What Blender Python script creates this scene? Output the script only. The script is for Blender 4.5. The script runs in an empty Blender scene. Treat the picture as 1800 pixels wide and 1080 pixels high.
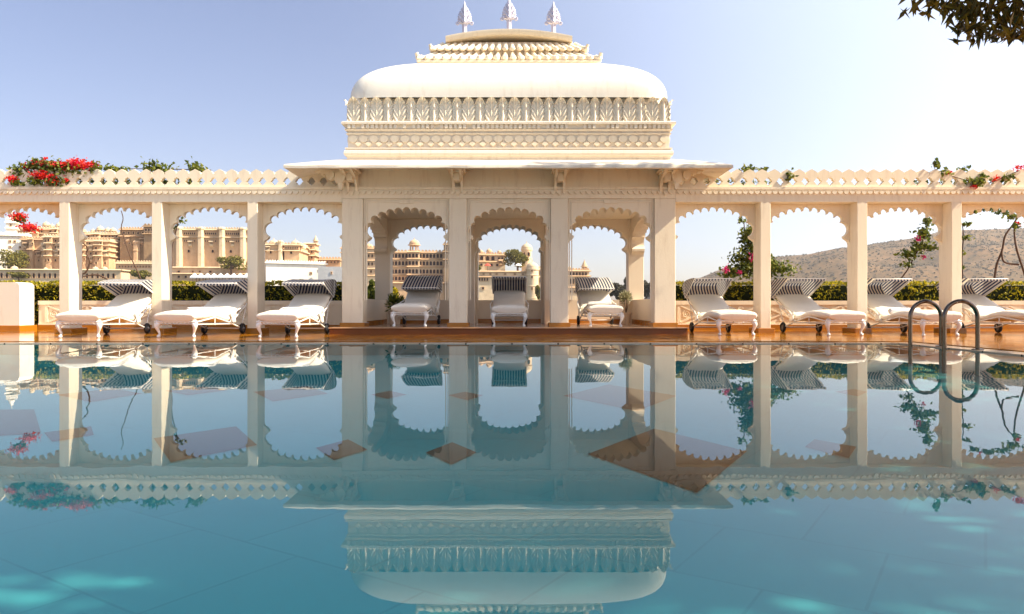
import bpy, bmesh, math, random
from math import sin, cos, pi, radians, sqrt, atan2
from mathutils import Vector, Matrix
from mathutils.geometry import tessellate_polygon
random.seed(11)
S = bpy.context.scene
COL = S.collection

# ------------------------------------------------------------------ camera, sky, sun, exposure
cam_d = bpy.data.cameras.new('camera'); cam = bpy.data.objects.new('camera', cam_d); COL.objects.link(cam)
cam.location = (0, 0, 0.497); cam.rotation_euler = (radians(90), 0, 0)
cam_d.sensor_width = 36; cam_d.lens = 25.64; cam_d.clip_start = 0.05; cam_d.clip_end = 20000
S.camera = cam
F = 1282.0
SUN_EL, SUN_AZ = radians(42), radians(11)          # azimuth measured from +X towards the camera
W = bpy.data.worlds.new('World'); S.world = W; W.use_nodes = True
wn = W.node_tree.nodes; wl = W.node_tree.links; wn.clear()
sky = wn.new('ShaderNodeTexSky'); sky.sky_type = 'NISHITA'; sky.sun_disc = False
sky.sun_elevation = SUN_EL; sky.sun_rotation = radians(90) + SUN_AZ
sky.air_density = 1.0; sky.dust_density = 1.0; sky.ozone_density = 2.0
tint = wn.new('ShaderNodeMix'); tint.data_type = 'RGBA'; tint.blend_type = 'MULTIPLY'
tint.inputs[0].default_value = 1.0; tint.inputs[7].default_value = (1.13, 0.985, 1.04, 1)
bg = wn.new('ShaderNodeBackground'); bg.inputs[1].default_value = 0.081
wo = wn.new('ShaderNodeOutputWorld')
# bright milky air towards the sun
tc = wn.new('ShaderNodeTexCoord'); dp = wn.new('ShaderNodeVectorMath'); dp.operation = 'DOT_PRODUCT'
dp.inputs[1].default_value = (cos(SUN_EL)*cos(SUN_AZ), -cos(SUN_EL)*sin(SUN_AZ), sin(SUN_EL))
wl.new(tc.outputs['Generated'], dp.inputs[0])
mr = wn.new('ShaderNodeMapRange'); mr.interpolation_type = 'SMOOTHSTEP'
mr.inputs[1].default_value = -0.10; mr.inputs[2].default_value = 0.95; mr.inputs[3].default_value = 0.0; mr.inputs[4].default_value = 1.0
wl.new(dp.outputs['Value'], mr.inputs[0])
glow = wn.new('ShaderNodeMix'); glow.data_type = 'RGBA'; glow.blend_type = 'ADD'
glow.inputs[7].default_value = (4.9, 5.3, 5.5, 1)
wl.new(mr.outputs[0], glow.inputs[0])
wl.new(sky.outputs[0], tint.inputs[6]); wl.new(tint.outputs[2], glow.inputs[6]); wl.new(glow.outputs[2], bg.inputs[0]); wl.new(bg.outputs[0], wo.inputs[0])
sd = bpy.data.lights.new('sun', 'SUN'); sd.energy = 4.9; sd.angle = radians(0.5); sd.color = (1.0, 0.89, 0.69)
sun = bpy.data.objects.new('sun', sd); COL.objects.link(sun)
sdir = Vector((cos(SUN_EL)*cos(SUN_AZ), -cos(SUN_EL)*sin(SUN_AZ), sin(SUN_EL)))
sun.rotation_euler = sdir.to_track_quat('Z', 'Y').to_euler()
S.view_settings.view_transform = 'Standard'; S.view_settings.look = 'None'
S.view_settings.exposure = 1.16; S.view_settings.gamma = 1

# ------------------------------------------------------------------ helpers
def px(x, y, d):
    """world point of a photograph pixel at distance d"""
    return Vector(((x-900)*d/F, d, 0.49+(540-y)*d/F))

class MB:
    def __init__(s): s.v=[]; s.f=[]; s.m=[]; s.uv=[]; s.T=Matrix.Identity(4)
    def add(s, vs, fs, mi=0, uv=None):
        b=len(s.v)
        for p in vs: s.v.append(s.T @ Vector(p))
        for f in fs: s.f.append([b+i for i in f]); s.m.append(mi)
        if uv: s.uv += uv
        return b
    def box(s, x0,x1,y0,y1,z0,z1, mi=0):
        s.add([(x0,y0,z0),(x1,y0,z0),(x1,y1,z0),(x0,y1,z0),(x0,y0,z1),(x1,y0,z1),(x1,y1,z1),(x0,y1,z1)],
              [(0,3,2,1),(4,5,6,7),(0,1,5,4),(1,2,6,5),(2,3,7,6),(3,0,4,7)], mi)
    def cbox(s, x0,x1,y0,y1,z0,z1, c=.01, mi=0):
        """box with chamfered vertical edges and top"""
        prof=[(0,z0),(0,z1-c),(-c,z1)]
        pts=[]
        for o,z in prof:
            a0,a1,b0,b1=x0-o,x1+o,y0-o,y1+o
            k=c
            pts.append([(a0+k,b0,z),(a1-k,b0,z),(a1,b0+k,z),(a1,b1-k,z),(a1-k,b1,z),(a0+k,b1,z),(a0,b1-k,z),(a0,b0+k,z)])
        vs=[p for r in pts for p in r]; fs=[]
        for r in range(2):
            for i in range(8):
                j=(i+1)%8; fs.append((r*8+i,r*8+j,r*8+8+j,r*8+8+i))
        fs.append(tuple(range(16,24))); fs.append(tuple(reversed(range(8))))
        s.add(vs,fs,mi)
    def prism(s, poly, d0, d1, holes=(), axis='y', mi=0):
        """polygon in the x-z plane (axis y), y-z plane (axis x) or x-y plane (axis z), extruded from d0 to d1"""
        loops=[list(poly)]+[list(h) for h in holes]
        tri=tessellate_polygon([[Vector((p[0],p[1],0)) for p in l] for l in loops])
        flat=[p for l in loops for p in l]; n=len(flat)
        def q(p,d):
            return (p[0],d,p[1]) if axis=='y' else ((d,p[0],p[1]) if axis=='x' else (p[0],p[1],d))
        vs=[q(p,d0) for p in flat]+[q(p,d1) for p in flat]
        fs=[tuple(t) for t in tri]+[tuple(n+i for i in reversed(t)) for t in tri]
        k=0
        for l in loops:
            m=len(l)
            for i in range(m): fs.append((k+i,k+(i+1)%m,n+k+(i+1)%m,n+k+i))
            k+=m
        s.add(vs,fs,mi)
    def lathe(s, prof, n=16, c=(0,0,0), mi=0, cap=True):
        vs=[];fs=[]
        for r,z in prof:
            for i in range(n):
                a=2*pi*i/n; vs.append((c[0]+r*cos(a),c[1]+r*sin(a),c[2]+z))
        for k in range(len(prof)-1):
            for i in range(n):
                j=(i+1)%n; fs.append((k*n+i,k*n+j,k*n+n+j,k*n+n+i))
        if cap:
            fs.append(tuple(reversed(range(n)))); m=(len(prof)-1)*n; fs.append(tuple(range(m,m+n)))
        s.add(vs,fs,mi)
    def tube(s, path, rad, n=8, mi=0, closed=False):
        path=[Vector(p) for p in path]; N=len(path)
        if not hasattr(rad,'__len__'): rad=[rad]*N
        vs=[];fs=[]; up=Vector((0,0,1)); ref=None
        for i,p in enumerate(path):
            if closed: t=path[(i+1)%N]-path[i-1]
            else: t=path[min(i+1,N-1)]-path[max(i-1,0)]
            t.normalize()
            if ref is None:
                ref=Vector((1,0,0)) if abs(t.x)<.8 else Vector((0,1,0))
            ref=(ref-t*ref.dot(t)).normalized(); b=t.cross(ref)
            for k in range(n):
                a=2*pi*k/n; vs.append(p+(ref*cos(a)+b*sin(a))*rad[i])
        R=N if closed else N-1
        for i in range(R):
            for k in range(n):
                j=(k+1)%n; i2=(i+1)%N; fs.append((i*n+k,i*n+j,i2*n+j,i2*n+k))
        if not closed:
            fs.append(tuple(reversed(range(n)))); fs.append(tuple(range((N-1)*n,N*n)))
        s.add(vs,fs,mi)
    def grid(s, fn, nu, nv, mi=0, uvf=None):
        vs=[fn(i/nu,j/nv) for j in range(nv+1) for i in range(nu+1)]
        fs=[(j*(nu+1)+i,j*(nu+1)+i+1,(j+1)*(nu+1)+i+1,(j+1)*(nu+1)+i) for j in range(nv) for i in range(nu)]
        uv=[uvf(i/nu,j/nv) for j in range(nv+1) for i in range(nu+1)] if uvf else None
        s.add(vs,fs,mi,uv)
    def rect_loft(s, cx,cy,hx,hy, prof, top=True, bottom=True, mi=0, seg=1):
        vs=[];fs=[]
        ring=[]
        for k in range(4): ring.append([(-1,-1),(1,-1),(1,1),(-1,1)][k])
        for o,z in prof:
            for a,b in ring: vs.append((cx+a*(hx+o),cy+b*(hy+o),z))
        for k in range(len(prof)-1):
            for i in range(4):
                j=(i+1)%4; fs.append((k*4+i,k*4+j,k*4+4+j,k*4+4+i))
        if bottom: fs.append((3,2,1,0))
        if top: m=(len(prof)-1)*4; fs.append((m,m+1,m+2,m+3))
        s.add(vs,fs,mi)
    def leaf(s, p, L, w, mi=0, d=None, rnd=random):
        """one bent leaf (four points, two faces)"""
        if d is None:
            d=Vector((rnd.gauss(0,1),rnd.gauss(0,1),rnd.gauss(0,1)-.2))
        d=d.normalized()
        n=Vector((rnd.gauss(0,1),rnd.gauss(0,1),rnd.gauss(0,1)+.5)); sd_=d.cross(n)
        if sd_.length<1e-4: sd_=Vector((1,0,0))
        sd_.normalize(); up=sd_.cross(d)
        p=Vector(p); a=p-d*L/2; b=p+d*L/2; m=p+up*L*.1
        s.add([a,m+sd_*w/2,b,m-sd_*w/2],[(0,1,2),(0,2,3)],mi)
    def cloud(s, c, r, n, L, w=None, mi=0, rnd=random, hollow=.35, keep=None):
        w=w or L*.5; c=Vector(c); k=0; tries=0
        while k<n and tries<n*8:
            tries+=1
            v=Vector((rnd.gauss(0,1),rnd.gauss(0,1),rnd.gauss(0,1)))
            if v.length<1e-4: continue
            v.normalize(); q=(hollow+(1-hollow)*rnd.random()**.7)
            p=c+Vector((v.x*r[0],v.y*r[1],v.z*r[2]))*q
            if keep and not keep(p): continue
            s.leaf(p, L*rnd.uniform(.7,1.3), w*rnd.uniform(.7,1.3), mi, rnd=rnd); k+=1
    def build(s, name, mats, parent=None, smooth=None, label=None):
        me=bpy.data.meshes.new(name)
        me.from_pydata([tuple(v) for v in s.v],[],s.f)
        if not isinstance(mats,(list,tuple)): mats=[mats]
        for m in mats: me.materials.append(m)
        if any(s.m): me.polygons.foreach_set('material_index', s.m)
        if s.uv:
            lay=me.uv_layers.new(name='UVMap')
            for l in me.loops: lay.data[l.index].uv=s.uv[l.vertex_index]
        if s.recalc:
            bm=bmesh.new(); bm.from_mesh(me); bmesh.ops.recalc_face_normals(bm, faces=bm.faces); bm.to_mesh(me); bm.free()
        if smooth is not None:
            me.polygons.foreach_set('use_smooth',[True]*len(me.polygons))
            if smooth<180: me.set_sharp_from_angle(angle=radians(smooth))
        o=bpy.data.objects.new(name, me); COL.objects.link(o)
        if parent: o.parent=parent
        if label: o['label']=label
        return o
    recalc=True
class LB(MB): recalc=False          # leaves: keep the faces as they are

def tag(o,label=None,cat=None,group=None,kind=None):
    if label: o['label']=label
    if cat: o['category']=cat
    if group: o['group']=group
    if kind: o['kind']=kind
    return o
def thing(name,label,cat,loc=(0,0,0),rz=0,group=None):
    o=bpy.data.objects.new(name,None); COL.objects.link(o); o.empty_display_size=.2
    o.location=loc; o.rotation_euler=(0,0,rz); return tag(o,label,cat,group)
def copy_tree(o,parent=None):
    c=o.copy(); COL.objects.link(c)
    if parent: c.parent=parent
    for ch in list(o.children): copy_tree(ch,c)
    return c
def structure(o): o['kind']='structure'; return o
def put(src,name,parent,loc):
    """another part sharing a mesh"""
    o=bpy.data.objects.new(name,src); COL.objects.link(o); o.parent=parent; o.location=loc; return o

# ------------------------------------------------------------------ materials
def newmat(name):
    m=bpy.data.materials.new(name); m.use_nodes=True
    nt=m.node_tree; nt.nodes.clear()
    return m,nt.nodes,nt.links
def mixc(N,L,fac,a,b,blend='MIX'):
    n=N.new('ShaderNodeMix'); n.data_type='RGBA'; n.blend_type=blend
    for sock,val in ((n.inputs[0],fac),(n.inputs[6],a),(n.inputs[7],b)):
        if hasattr(val,'is_linked'): L.new(val,sock)
        elif isinstance(val,(int,float)): sock.default_value=val
        else: sock.default_value=(*val,1) if len(val)==3 else val
    return n.outputs[2]
def noise(N,L,vec,scale,detail=4,rough=.55,dist=0):
    n=N.new('ShaderNodeTexNoise'); n.inputs['Scale'].default_value=scale; n.inputs['Detail'].default_value=detail
    n.inputs['Roughness'].default_value=rough; n.inputs['Distortion'].default_value=dist
    if vec is not None: L.new(vec,n.inputs['Vector'])
    return n.outputs[0]
def ramp(N,L,fac,stops):
    r=N.new('ShaderNodeValToRGB'); e=r.color_ramp.elements
    while len(e)<len(stops): e.new(.5)
    for k,(p,c) in enumerate(stops):
        e[k].position=p; e[k].color=(*c,1) if hasattr(c,'__len__') else (c,c,c,1)
    L.new(fac,r.inputs[0]); return r.outputs[0]
def mapping(N,L,sc=(1,1,1),rot=(0,0,0),coord='Object'):
    t=N.new('ShaderNodeTexCoord'); m=N.new('ShaderNodeMapping')
    m.inputs['Scale'].default_value=sc; m.inputs['Rotation'].default_value=rot
    L.new(t.outputs[coord],m.inputs[0]); return m.outputs[0]
def finish(N,L,col,rough=.6,metal=0,spec=.4,bump=None,bstr=.2,bdist=.01,coat=0,trans=None):
    b=N.new('ShaderNodeBsdfPrincipled'); o=N.new('ShaderNodeOutputMaterial')
    if hasattr(col,'is_linked'): L.new(col,b.inputs['Base Color'])
    else: b.inputs['Base Color'].default_value=(*col,1)
    if hasattr(rough,'is_linked'): L.new(rough,b.inputs['Roughness'])
    else: b.inputs['Roughness'].default_value=rough
    b.inputs['Metallic'].default_value=metal; b.inputs['Specular IOR Level'].default_value=spec
    b.inputs['Coat Weight'].default_value=coat; b.inputs['Coat Roughness'].default_value=.06
    if bump is not None:
        bp=N.new('ShaderNodeBump'); bp.inputs['Strength'].default_value=bstr; bp.inputs['Distance'].default_value=bdist
        L.new(bump,bp.inputs['Height']); L.new(bp.outputs[0],b.inputs['Normal'])
    if trans is not None:
        t=N.new('ShaderNodeBsdfTranslucent'); ms=N.new('ShaderNodeMixShader'); ms.inputs[0].default_value=trans
        if hasattr(col,'is_linked'): L.new(col,t.inputs[0])
        else: t.inputs[0].default_value=(*col,1)
        L.new(b.outputs[0],ms.inputs[1]); L.new(t.outputs[0],ms.inputs[2]); L.new(ms.outputs[0],o.inputs[0])
    else: L.new(b.outputs[0],o.inputs[0])
    return b
def simple(name,col,rough=.6,metal=0,spec=.4,var=.12,vs=3,bstr=0,bs=40,bdist=.01,coat=0):
    m,N,L=newmat(name); v=mapping(N,L)
    c=col
    if var:
        n=noise(N,L,v,vs,5,.6)
        c=mixc(N,L,n,tuple(max(0,x*(1-var)) for x in col),tuple(min(1,x*(1+var)) for x in col))
    finish(N,L,c,rough,metal,spec,noise(N,L,v,bs,5,.6) if bstr else None,bstr,bdist,coat)
    return m
def plaster(name,col,stain,amount=.35,bstr=.25,grime_scale=2.2):
    m,N,L=newmat(name); v=mapping(N,L); vs=mapping(N,L,(5,5,.7))
    c=mixc(N,L,noise(N,L,v,1.3,5,.6),tuple(x*.96 for x in col),tuple(min(1,x*1.03) for x in col))
    st=ramp(N,L,noise(N,L,vs,grime_scale,6,.65),[(.52,0),(.78,amount)])
    c=mixc(N,L,st,c,stain)
    fine=ramp(N,L,noise(N,L,v,26,4,.6),[(.62,0),(.75,amount*.5)])
    c=mixc(N,L,fine,c,stain)
    finish(N,L,c,.62,0,.3,noise(N,L,v,34,6,.65),bstr,.006)
    return m
WHITE=(.85,.725,.535)
M={}
M['plaster']=plaster('lime_plaster',WHITE,(.52,.37,.23),.42,.35)
M['old_plaster']=plaster('weathered_plaster',(.78,.68,.54),(.50,.38,.27),.55,.4)
M['roof']=plaster('roof_limewash',(.83,.77,.66),(.60,.48,.34),.42,.35)
M['frieze']=plaster('carved_plaster',(.83,.735,.58),(.52,.38,.25),.3,.2)
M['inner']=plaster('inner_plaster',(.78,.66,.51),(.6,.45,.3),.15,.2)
def deck_mat():
    m,N,L=newmat('polished_jaisalmer_stone')
    v=mapping(N,L)
    br=N.new('ShaderNodeTexBrick'); L.new(v,br.inputs['Vector'])
    br.inputs['Scale'].default_value=1; br.inputs['Brick Width'].default_value=1.15; br.inputs['Row Height'].default_value=.62
    br.inputs['Mortar Size'].default_value=.004; br.inputs['Bias'].default_value=0
    br.inputs['Color1'].default_value=(.50,.195,.008,1); br.inputs['Color2'].default_value=(.30,.105,.004,1); br.inputs['Mortar'].default_value=(.13,.05,.015,1)
    n=noise(N,L,mapping(N,L,(.8,5,1)),2.2,6,.65,.6)
    c=mixc(N,L,ramp(N,L,n,[(.35,0),(.7,.75)]),br.outputs[0],(.12,.036,.003))
    ro=ramp(N,L,noise(N,L,v,3,5,.6),[(.3,.05),(.8,.16)])
    finish(N,L,c,ro,0,.07,noise(N,L,v,7,3,.5),.05,.01)
    return m
M['deck']=deck_mat()
M['deck_block']=simple('polished_stone_block',(.36,.13,.009),.22,0,.5,.25,4,.05,20)
M['riser']=simple('dark_polished_riser',(.17,.047,.008),.2,0,.3,.35,3,.05,20)  # step stone, its colour darkened towards the tone it has in shade
M['nosing']=simple('pale_step_nosing',(.34,.17,.075),.3,0,.35,.3,6,.05,20)  # paler strip along the front edge of the step
def coping_mat():
    m,N,L=newmat('wet_coping_stone'); v=mapping(N,L)
    br=N.new('ShaderNodeTexBrick'); L.new(v,br.inputs['Vector'])
    br.offset=0; br.inputs['Brick Width'].default_value=.62; br.inputs['Row Height'].default_value=.62; br.inputs['Scale'].default_value=1
    br.inputs['Mortar Size'].default_value=.012
    br.inputs['Color1'].default_value=(.52,.40,.30,1); br.inputs['Color2'].default_value=(.42,.29,.19,1); br.inputs['Mortar'].default_value=(.05,.03,.02,1)
    finish(N,L,br.outputs[0],.12,0,.5,noise(N,L,v,9,3,.5),.04,.01)
    return m
M['coping']=coping_mat()
def pavfloor():
    m,N,L=newmat('patterned_stone_floor'); v=mapping(N,L,(1,1,1),(0,0,radians(45)))
    ck=N.new('ShaderNodeTexChecker'); ck.inputs['Scale'].default_value=3.6; L.new(v,ck.inputs[0])
    ck.inputs[1].default_value=(.40,.16,.05,1); ck.inputs[2].default_value=(.62,.5,.38,1)
    finish(N,L,ck.outputs[0],.14,0,.5,noise(N,L,v,8,3,.5),.04,.01); return m
M['pavfloor']=pavfloor()
def pool_mat():
    m,N,L=newmat('pool_floor_tile')
    v=mapping(N,L,(1,1,1),(0,0,radians(33)))
    br=N.new('ShaderNodeTexBrick'); L.new(v,br.inputs['Vector']); br.offset=.5
    br.inputs['Brick Width'].default_value=.62; br.inputs['Row Height'].default_value=.62; br.inputs['Scale'].default_value=1
    br.inputs['Mortar Size'].default_value=.006
    br.inputs['Color1'].default_value=(.105,.50,.475,1); br.inputs['Color2'].default_value=(.088,.45,.435,1); br.inputs['Mortar'].default_value=(.06,.35,.345,1)
    c=mixc(N,L,noise(N,L,v,5,5,.6),br.outputs[0],(.095,.47,.455))
    finish(N,L,c,.4,0,.3); return m
M['pool']=pool_mat()
M['inlay']=simple('granite_inlay',(.055,.032,.018),.4,0,.3,.3,30)
def water_mat():
    m,N,L=newmat('pool_water')
    v=mapping(N,L,(1.0,.35,1))
    bp=N.new('ShaderNodeBump'); bp.inputs['Strength'].default_value=.032; bp.inputs['Distance'].default_value=.01
    L.new(noise(N,L,v,7,2,.4),bp.inputs['Height'])
    fr=N.new('ShaderNodeFresnel'); fr.inputs[0].default_value=1.33; L.new(bp.outputs[0],fr.inputs[1])
    g=N.new('ShaderNodeBsdfGlossy'); g.inputs['Roughness'].default_value=0.0; L.new(bp.outputs[0],g.inputs['Normal'])
    t=N.new('ShaderNodeBsdfTransparent'); t.inputs[0].default_value=(.76,.93,.96,1)
    ms=N.new('ShaderNodeMixShader'); o=N.new('ShaderNodeOutputMaterial')
    L.new(fr.outputs[0],ms.inputs[0]); L.new(t.outputs[0],ms.inputs[1]); L.new(g.outputs[0],ms.inputs[2]); L.new(ms.outputs[0],o.inputs[0])
    return m
M['water']=water_mat()
def steel():
    m,N,L=newmat('polished_steel'); v=mapping(N,L)
    finish(N,L,(.14,.105,.08),ramp(N,L,noise(N,L,v,12,4,.6),[(.3,.06),(.8,.15)]),1); return m
M['steel']=steel()
M['iron']=simple('white_enamelled_iron',(.80,.77,.71),.38,0,.5,.05,6,.1,60,.003)
def cloth_mat(name,col,b=.35):
    m,N,L=newmat(name); v=mapping(N,L)
    c=mixc(N,L,noise(N,L,v,4,5,.6),tuple(x*.93 for x in col),tuple(min(1,x*1.03) for x in col))
    h=noise(N,L,mapping(N,L,(7,3,5)),1.6,5,.6,.6)
    finish(N,L,c,.85,0,.2,h,b,.03); return m
M['cushion']=cloth_mat('white_cushion_cloth',(.82,.745,.625))
M['towel']=cloth_mat('towel_cloth',(.84,.82,.80),.25)
M['rubber']=simple('black_rubber',(.016,.016,.018),.6,0,.4,.2,8)
M['hub']=simple('grey_hub',(.22,.21,.2),.5,.6,.4,.15,8)
def stripe_mat():
    m,N,L=newmat('navy_striped_canvas')
    t=N.new('ShaderNodeTexCoord'); sp=N.new('ShaderNodeSeparateXYZ'); L.new(t.outputs['UV'],sp.inputs[0])
    mu=N.new('ShaderNodeMath'); mu.operation='FRACT'; L.new(sp.outputs[0],mu.inputs[0])
    gt=N.new('ShaderNodeMath'); gt.operation='GREATER_THAN'; gt.inputs[1].default_value=.5; L.new(mu.outputs[0],gt.inputs[0])
    n=noise(N,L,t.outputs['Object'],5,4,.6)
    nav=mixc(N,L,n,(.014,.024,.07),(.03,.045,.11)); wh=mixc(N,L,n,(.62,.57,.5),(.74,.70,.63))
    finish(N,L,mixc(N,L,gt.outputs[0],wh,nav),.8,0,.2,None,trans=.25); return m
M['stripe']=stripe_mat()
def leaf_mat(name,cols,trans=.3,rough=.45,sc=1.2,spec=.35):
    m,N,L=newmat(name)
    g=N.new('ShaderNodeNewGeometry')
    st=[(k/(len(cols)-1) if len(cols)>1 else 0,c) for k,c in enumerate(cols)]
    c=ramp(N,L,g.outputs['Random Per Island'],st)
    finish(N,L,c,rough,0,spec,None,trans=trans); return m
M['hedge']=leaf_mat('hedge_leaves',[(.06,.08,.008),(.22,.21,.010),(.50,.39,.014),(.70,.54,.025)],.4)
M['hedge_core']=simple('hedge_dark_fill',(.014,.018,.006),.9,0,.1,.4,9)
M['vine']=leaf_mat('vine_leaves',[(.04,.065,.012),(.11,.14,.02),(.25,.25,.03),(.06,.09,.016)],.4)
M['petal']=leaf_mat('bougainvillea_bracts',[(.58,.006,.03),(.70,.012,.010),(.75,.07,.010),(.52,.006,.09)],.4)
M['pink']=leaf_mat('pink_bracts',[(.60,.02,.16),(.42,.015,.10)],.4)
M['bark']=simple('bark',(.11,.065,.045),.85,0,.2,.35,14,.4,40)
M['treeleaf']=leaf_mat('tree_leaves',[(.05,.042,.008),(.13,.095,.014),(.30,.19,.02),(.09,.06,.01)],.45,.35)
M['fartree']=leaf_mat('far_tree_leaves',[(.07,.07,.012),(.15,.13,.018),(.25,.20,.03)],.2,.7)
M['darktree']=leaf_mat('dark_tree_leaves',[(.04,.038,.024),(.07,.06,.035),(.095,.08,.045)],.1,.8)
M['silver']=simple('silvered_metal',(.55,.52,.60),.38,.25,.5,.12,9,.2,30,.01)
def stone(name,col,dark):
    m,N,L=newmat(name); v=mapping(N,L,(.16,.16,.05))
    c=mixc(N,L,ramp(N,L,noise(N,L,v,1.6,6,.68),[(.3,0),(.72,.8)]),col,dark)
    c=mixc(N,L,ramp(N,L,noise(N,L,mapping(N,L),.55,5,.65),[(.5,0),(.8,.35)]),c,tuple(x*.55 for x in dark))
    finish(N,L,c,.85,0,.2,noise(N,L,mapping(N,L),.8,5,.6),.4,.3); return m
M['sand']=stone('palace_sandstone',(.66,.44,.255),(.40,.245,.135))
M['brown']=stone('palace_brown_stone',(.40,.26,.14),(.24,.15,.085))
M['cream']=stone('palace_cream_wash',(.70,.54,.35),(.50,.36,.21))
M['pwhite']=stone('palace_whitewash',(.84,.77,.66),(.72,.62,.50))
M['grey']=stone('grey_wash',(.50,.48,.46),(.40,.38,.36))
M['opening_shade']=simple('window_shade_panel',(.04,.02,.018),.6,0,.2,.3,.4)  # shade inside openings, painted as a dark colour on solid panels
M['tent']=simple('canvas_awning_white',(.8,.78,.74),.8,0,.2,.05,1)
M['redcloth']=simple('red_umbrella_canvas',(.55,.09,.06),.8,0,.2,.05,1)
M['land']=simple('lakeshore_ground',(.30,.24,.15),.9,0,.2,.3,.05)
M['lake']=simple('lake_water_surface',(.05,.08,.08),.08,0,.5,.1,.05,.2,.6,.2)
M['terracotta']=simple('pale_terracotta',(.62,.47,.33),.7,0,.3,.15,12,.2,40)
def hill_mat():
    m,N,L=newmat('dry_hillside'); v=mapping(N,L)
    a=noise(N,L,v,.012,8,.7); 
    c=mixc(N,L,ramp(N,L,a,[(.38,0),(.66,1)]),(.19,.108,.050),(.095,.062,.028))
    vo=N.new('ShaderNodeTexVoronoi'); vo.inputs['Scale'].default_value=.10; L.new(v,vo.inputs['Vector'])
    c=mixc(N,L,ramp(N,L,vo.outputs['Distance'],[(.2,.55),(.6,0)]),c,(.06,.05,.028))
    finish(N,L,c,.95,0,.1,noise(N,L,v,.03,8,.7),.8,6); return m
M['hill']=hill_mat()

# ------------------------------------------------------------------ setting: lake, terrace, deck, pool
b=MB(); b.box(-6000,6000,24,9000,-4.2,-4.0); structure(tag(b.build('lake',M['lake'])))
b=MB(); b.box(-700,60,286,900,-4.1,-2.4); structure(b.build('far_shore',M['land']))
PX0,PX1,PY0,PY1=-8.9,5.20,-2.5,9.8            # pool
WZ=0.0; FZ=-0.44
b=MB()
b.box(-16,16,10.12,16.9,-4,.022)                 # far deck
b.box(PX1+.32,16,-6,10.12,-4,.022)
b.box(-16,PX0-.32,-6,10.12,-4,.022)
b.box(PX0-.32,PX1+.32,-6,PY0-.32,-4,.022)
structure(b.build('deck',M['deck']))
b=MB()
b.box(PX0-.32,PX1+.32,PY1,10.12,-1,.012); b.box(PX1,PX1+.32,PY0,PY1,-1,.012); b.box(PX0-.32,PX0,PY0,PY1,-1,.012)
b.box(PX0-.32,PX1+.32,PY0-.32,PY0,-1,.012)
structure(b.build('pool_coping_path',M['coping']))
b=MB()
SH,SZ=5.6,-.15                                   # the floor rises towards the far end
def fz(y): return FZ if y<SH else FZ+(SZ-FZ)*(y-SH)/(PY1-SH)
b.add([(PX0,PY0,FZ),(PX1,PY0,FZ),(PX1,SH,FZ),(PX0,SH,FZ),(PX1,PY1,SZ),(PX0,PY1,SZ)],[(0,1,2,3),(3,2,4,5)])
e=.004
b.add([(PX0,PY1-e,SZ-.1),(PX1,PY1-e,SZ-.1),(PX1,PY1-e,-.003),(PX0,PY1-e,-.003)],[(0,1,2,3)])
b.add([(PX1-e,PY0,FZ),(PX1-e,PY1,FZ),(PX1-e,PY1,-.003),(PX1-e,PY0,-.003)],[(0,1,2,3)])
b.add([(PX0+e,PY0,FZ),(PX0+e,PY1,FZ),(PX0+e,PY1,-.003),(PX0+e,PY0,-.003)],[(0,1,2,3)])
def unproj(x,y):
    t=(y-540)/F; d=5.0
    for k in range(40): d=d*.5+.5*(.497-fz(d))/t
    return ((x-900)*d/F,d)
inl=[[(1033,800),(1150,755),(1313,795),(1225,868)],[(748,797),(795,779),(838,797),(793,818)],[(555,789),(612,774),(646,792),(587,810)],
 [(270,772),(415,751),(452,784),(300,814)],[(77,762),(160,751),(165,766),(92,778)],[(-60,722),(60,721),(72,762),(-50,771)],
 [(445,690),(540,680),(577,693),(480,707)],[(652,695),(685,688),(715,695),(680,702)],[(787,696),(817,690),(850,696),(822,705)],
 [(990,697),(1070,677),(1189,697),(1120,724)],[(1415,787),(1432,774),(1505,787),(1492,807)],[(1467,690),(1500,685),(1525,690),(1508,698)],
 [(290,688),(360,681),(400,687),(330,696)],[(100,695),(200,684),(250,693),(160,708)]]
for q in inl:
    pts=[unproj(*p) for p in q]
    b.add([(x,y,fz(y)+.006) for x,y in pts],[(0,1,2,3)],1)
structure(b.build('pool_floor',[M['pool'],M['inlay']]))
b=LB(); b.add([(PX0+.006,PY0,WZ),(PX1-.006,PY0,WZ),(PX1-.006,PY1-.006,WZ),(PX0+.006,PY1-.006,WZ)],[(0,1,2,3)])
structure(b.build('pool_water',M['water']))

# ------------------------------------------------------------------ hills
def ridge(x):
    pts=[(1150,505),(1225,488),(1262,472),(1300,464),(1358,449),(1420,444),(1470,434),(1520,428),(1600,417),(1650,405),(1700,401),(1800,399),(1900,392),(2050,380),(2300,400),(2700,440)]
    for (a,ya),(c,yc) in zip(pts,pts[1:]):
        if a<=x<=c: return ya+(yc-ya)*(x-a)/(c-a)
    return 540
from mathutils import noise as mn
def hillp(u,v):
    xp=1150+u*1500
    D=1000+700*v
    X=(xp-900)*1700/F*(.62+.38*v)
    top=(540-ridge(xp))*1700/F
    h=top*(v**.85 if v>0 else 0)*(1+.0*v)
    n=mn.fractal(Vector((X*.006,D*.006,3.1)),1.0,2.0,6)
    h+=n*17*(v*(1-v)*4+.12)
    return (X,D,-4+h)
b=MB(); b.grid(hillp,150,46); b.grid(lambda u,v:(lambda p:(p[0],p[1]+300*v,p[2]-(p[2]+4)*v))(hillp(u,1)),150,3)
structure(b.build('hills',M['hill'],smooth=180))
b=LB(); r=random.Random(5)
for k in range(12000):
    u=r.random();v=r.uniform(.12,1.0); p=Vector(hillp(u,v)); s_=r.uniform(.8,2.2)
    for q in range(3):
        b.leaf(p+Vector((r.uniform(-1,1)*s_,r.uniform(-1,1)*s_,s_*r.uniform(.2,.8))),s_*2.2,s_*1.7,rnd=r)
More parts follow.
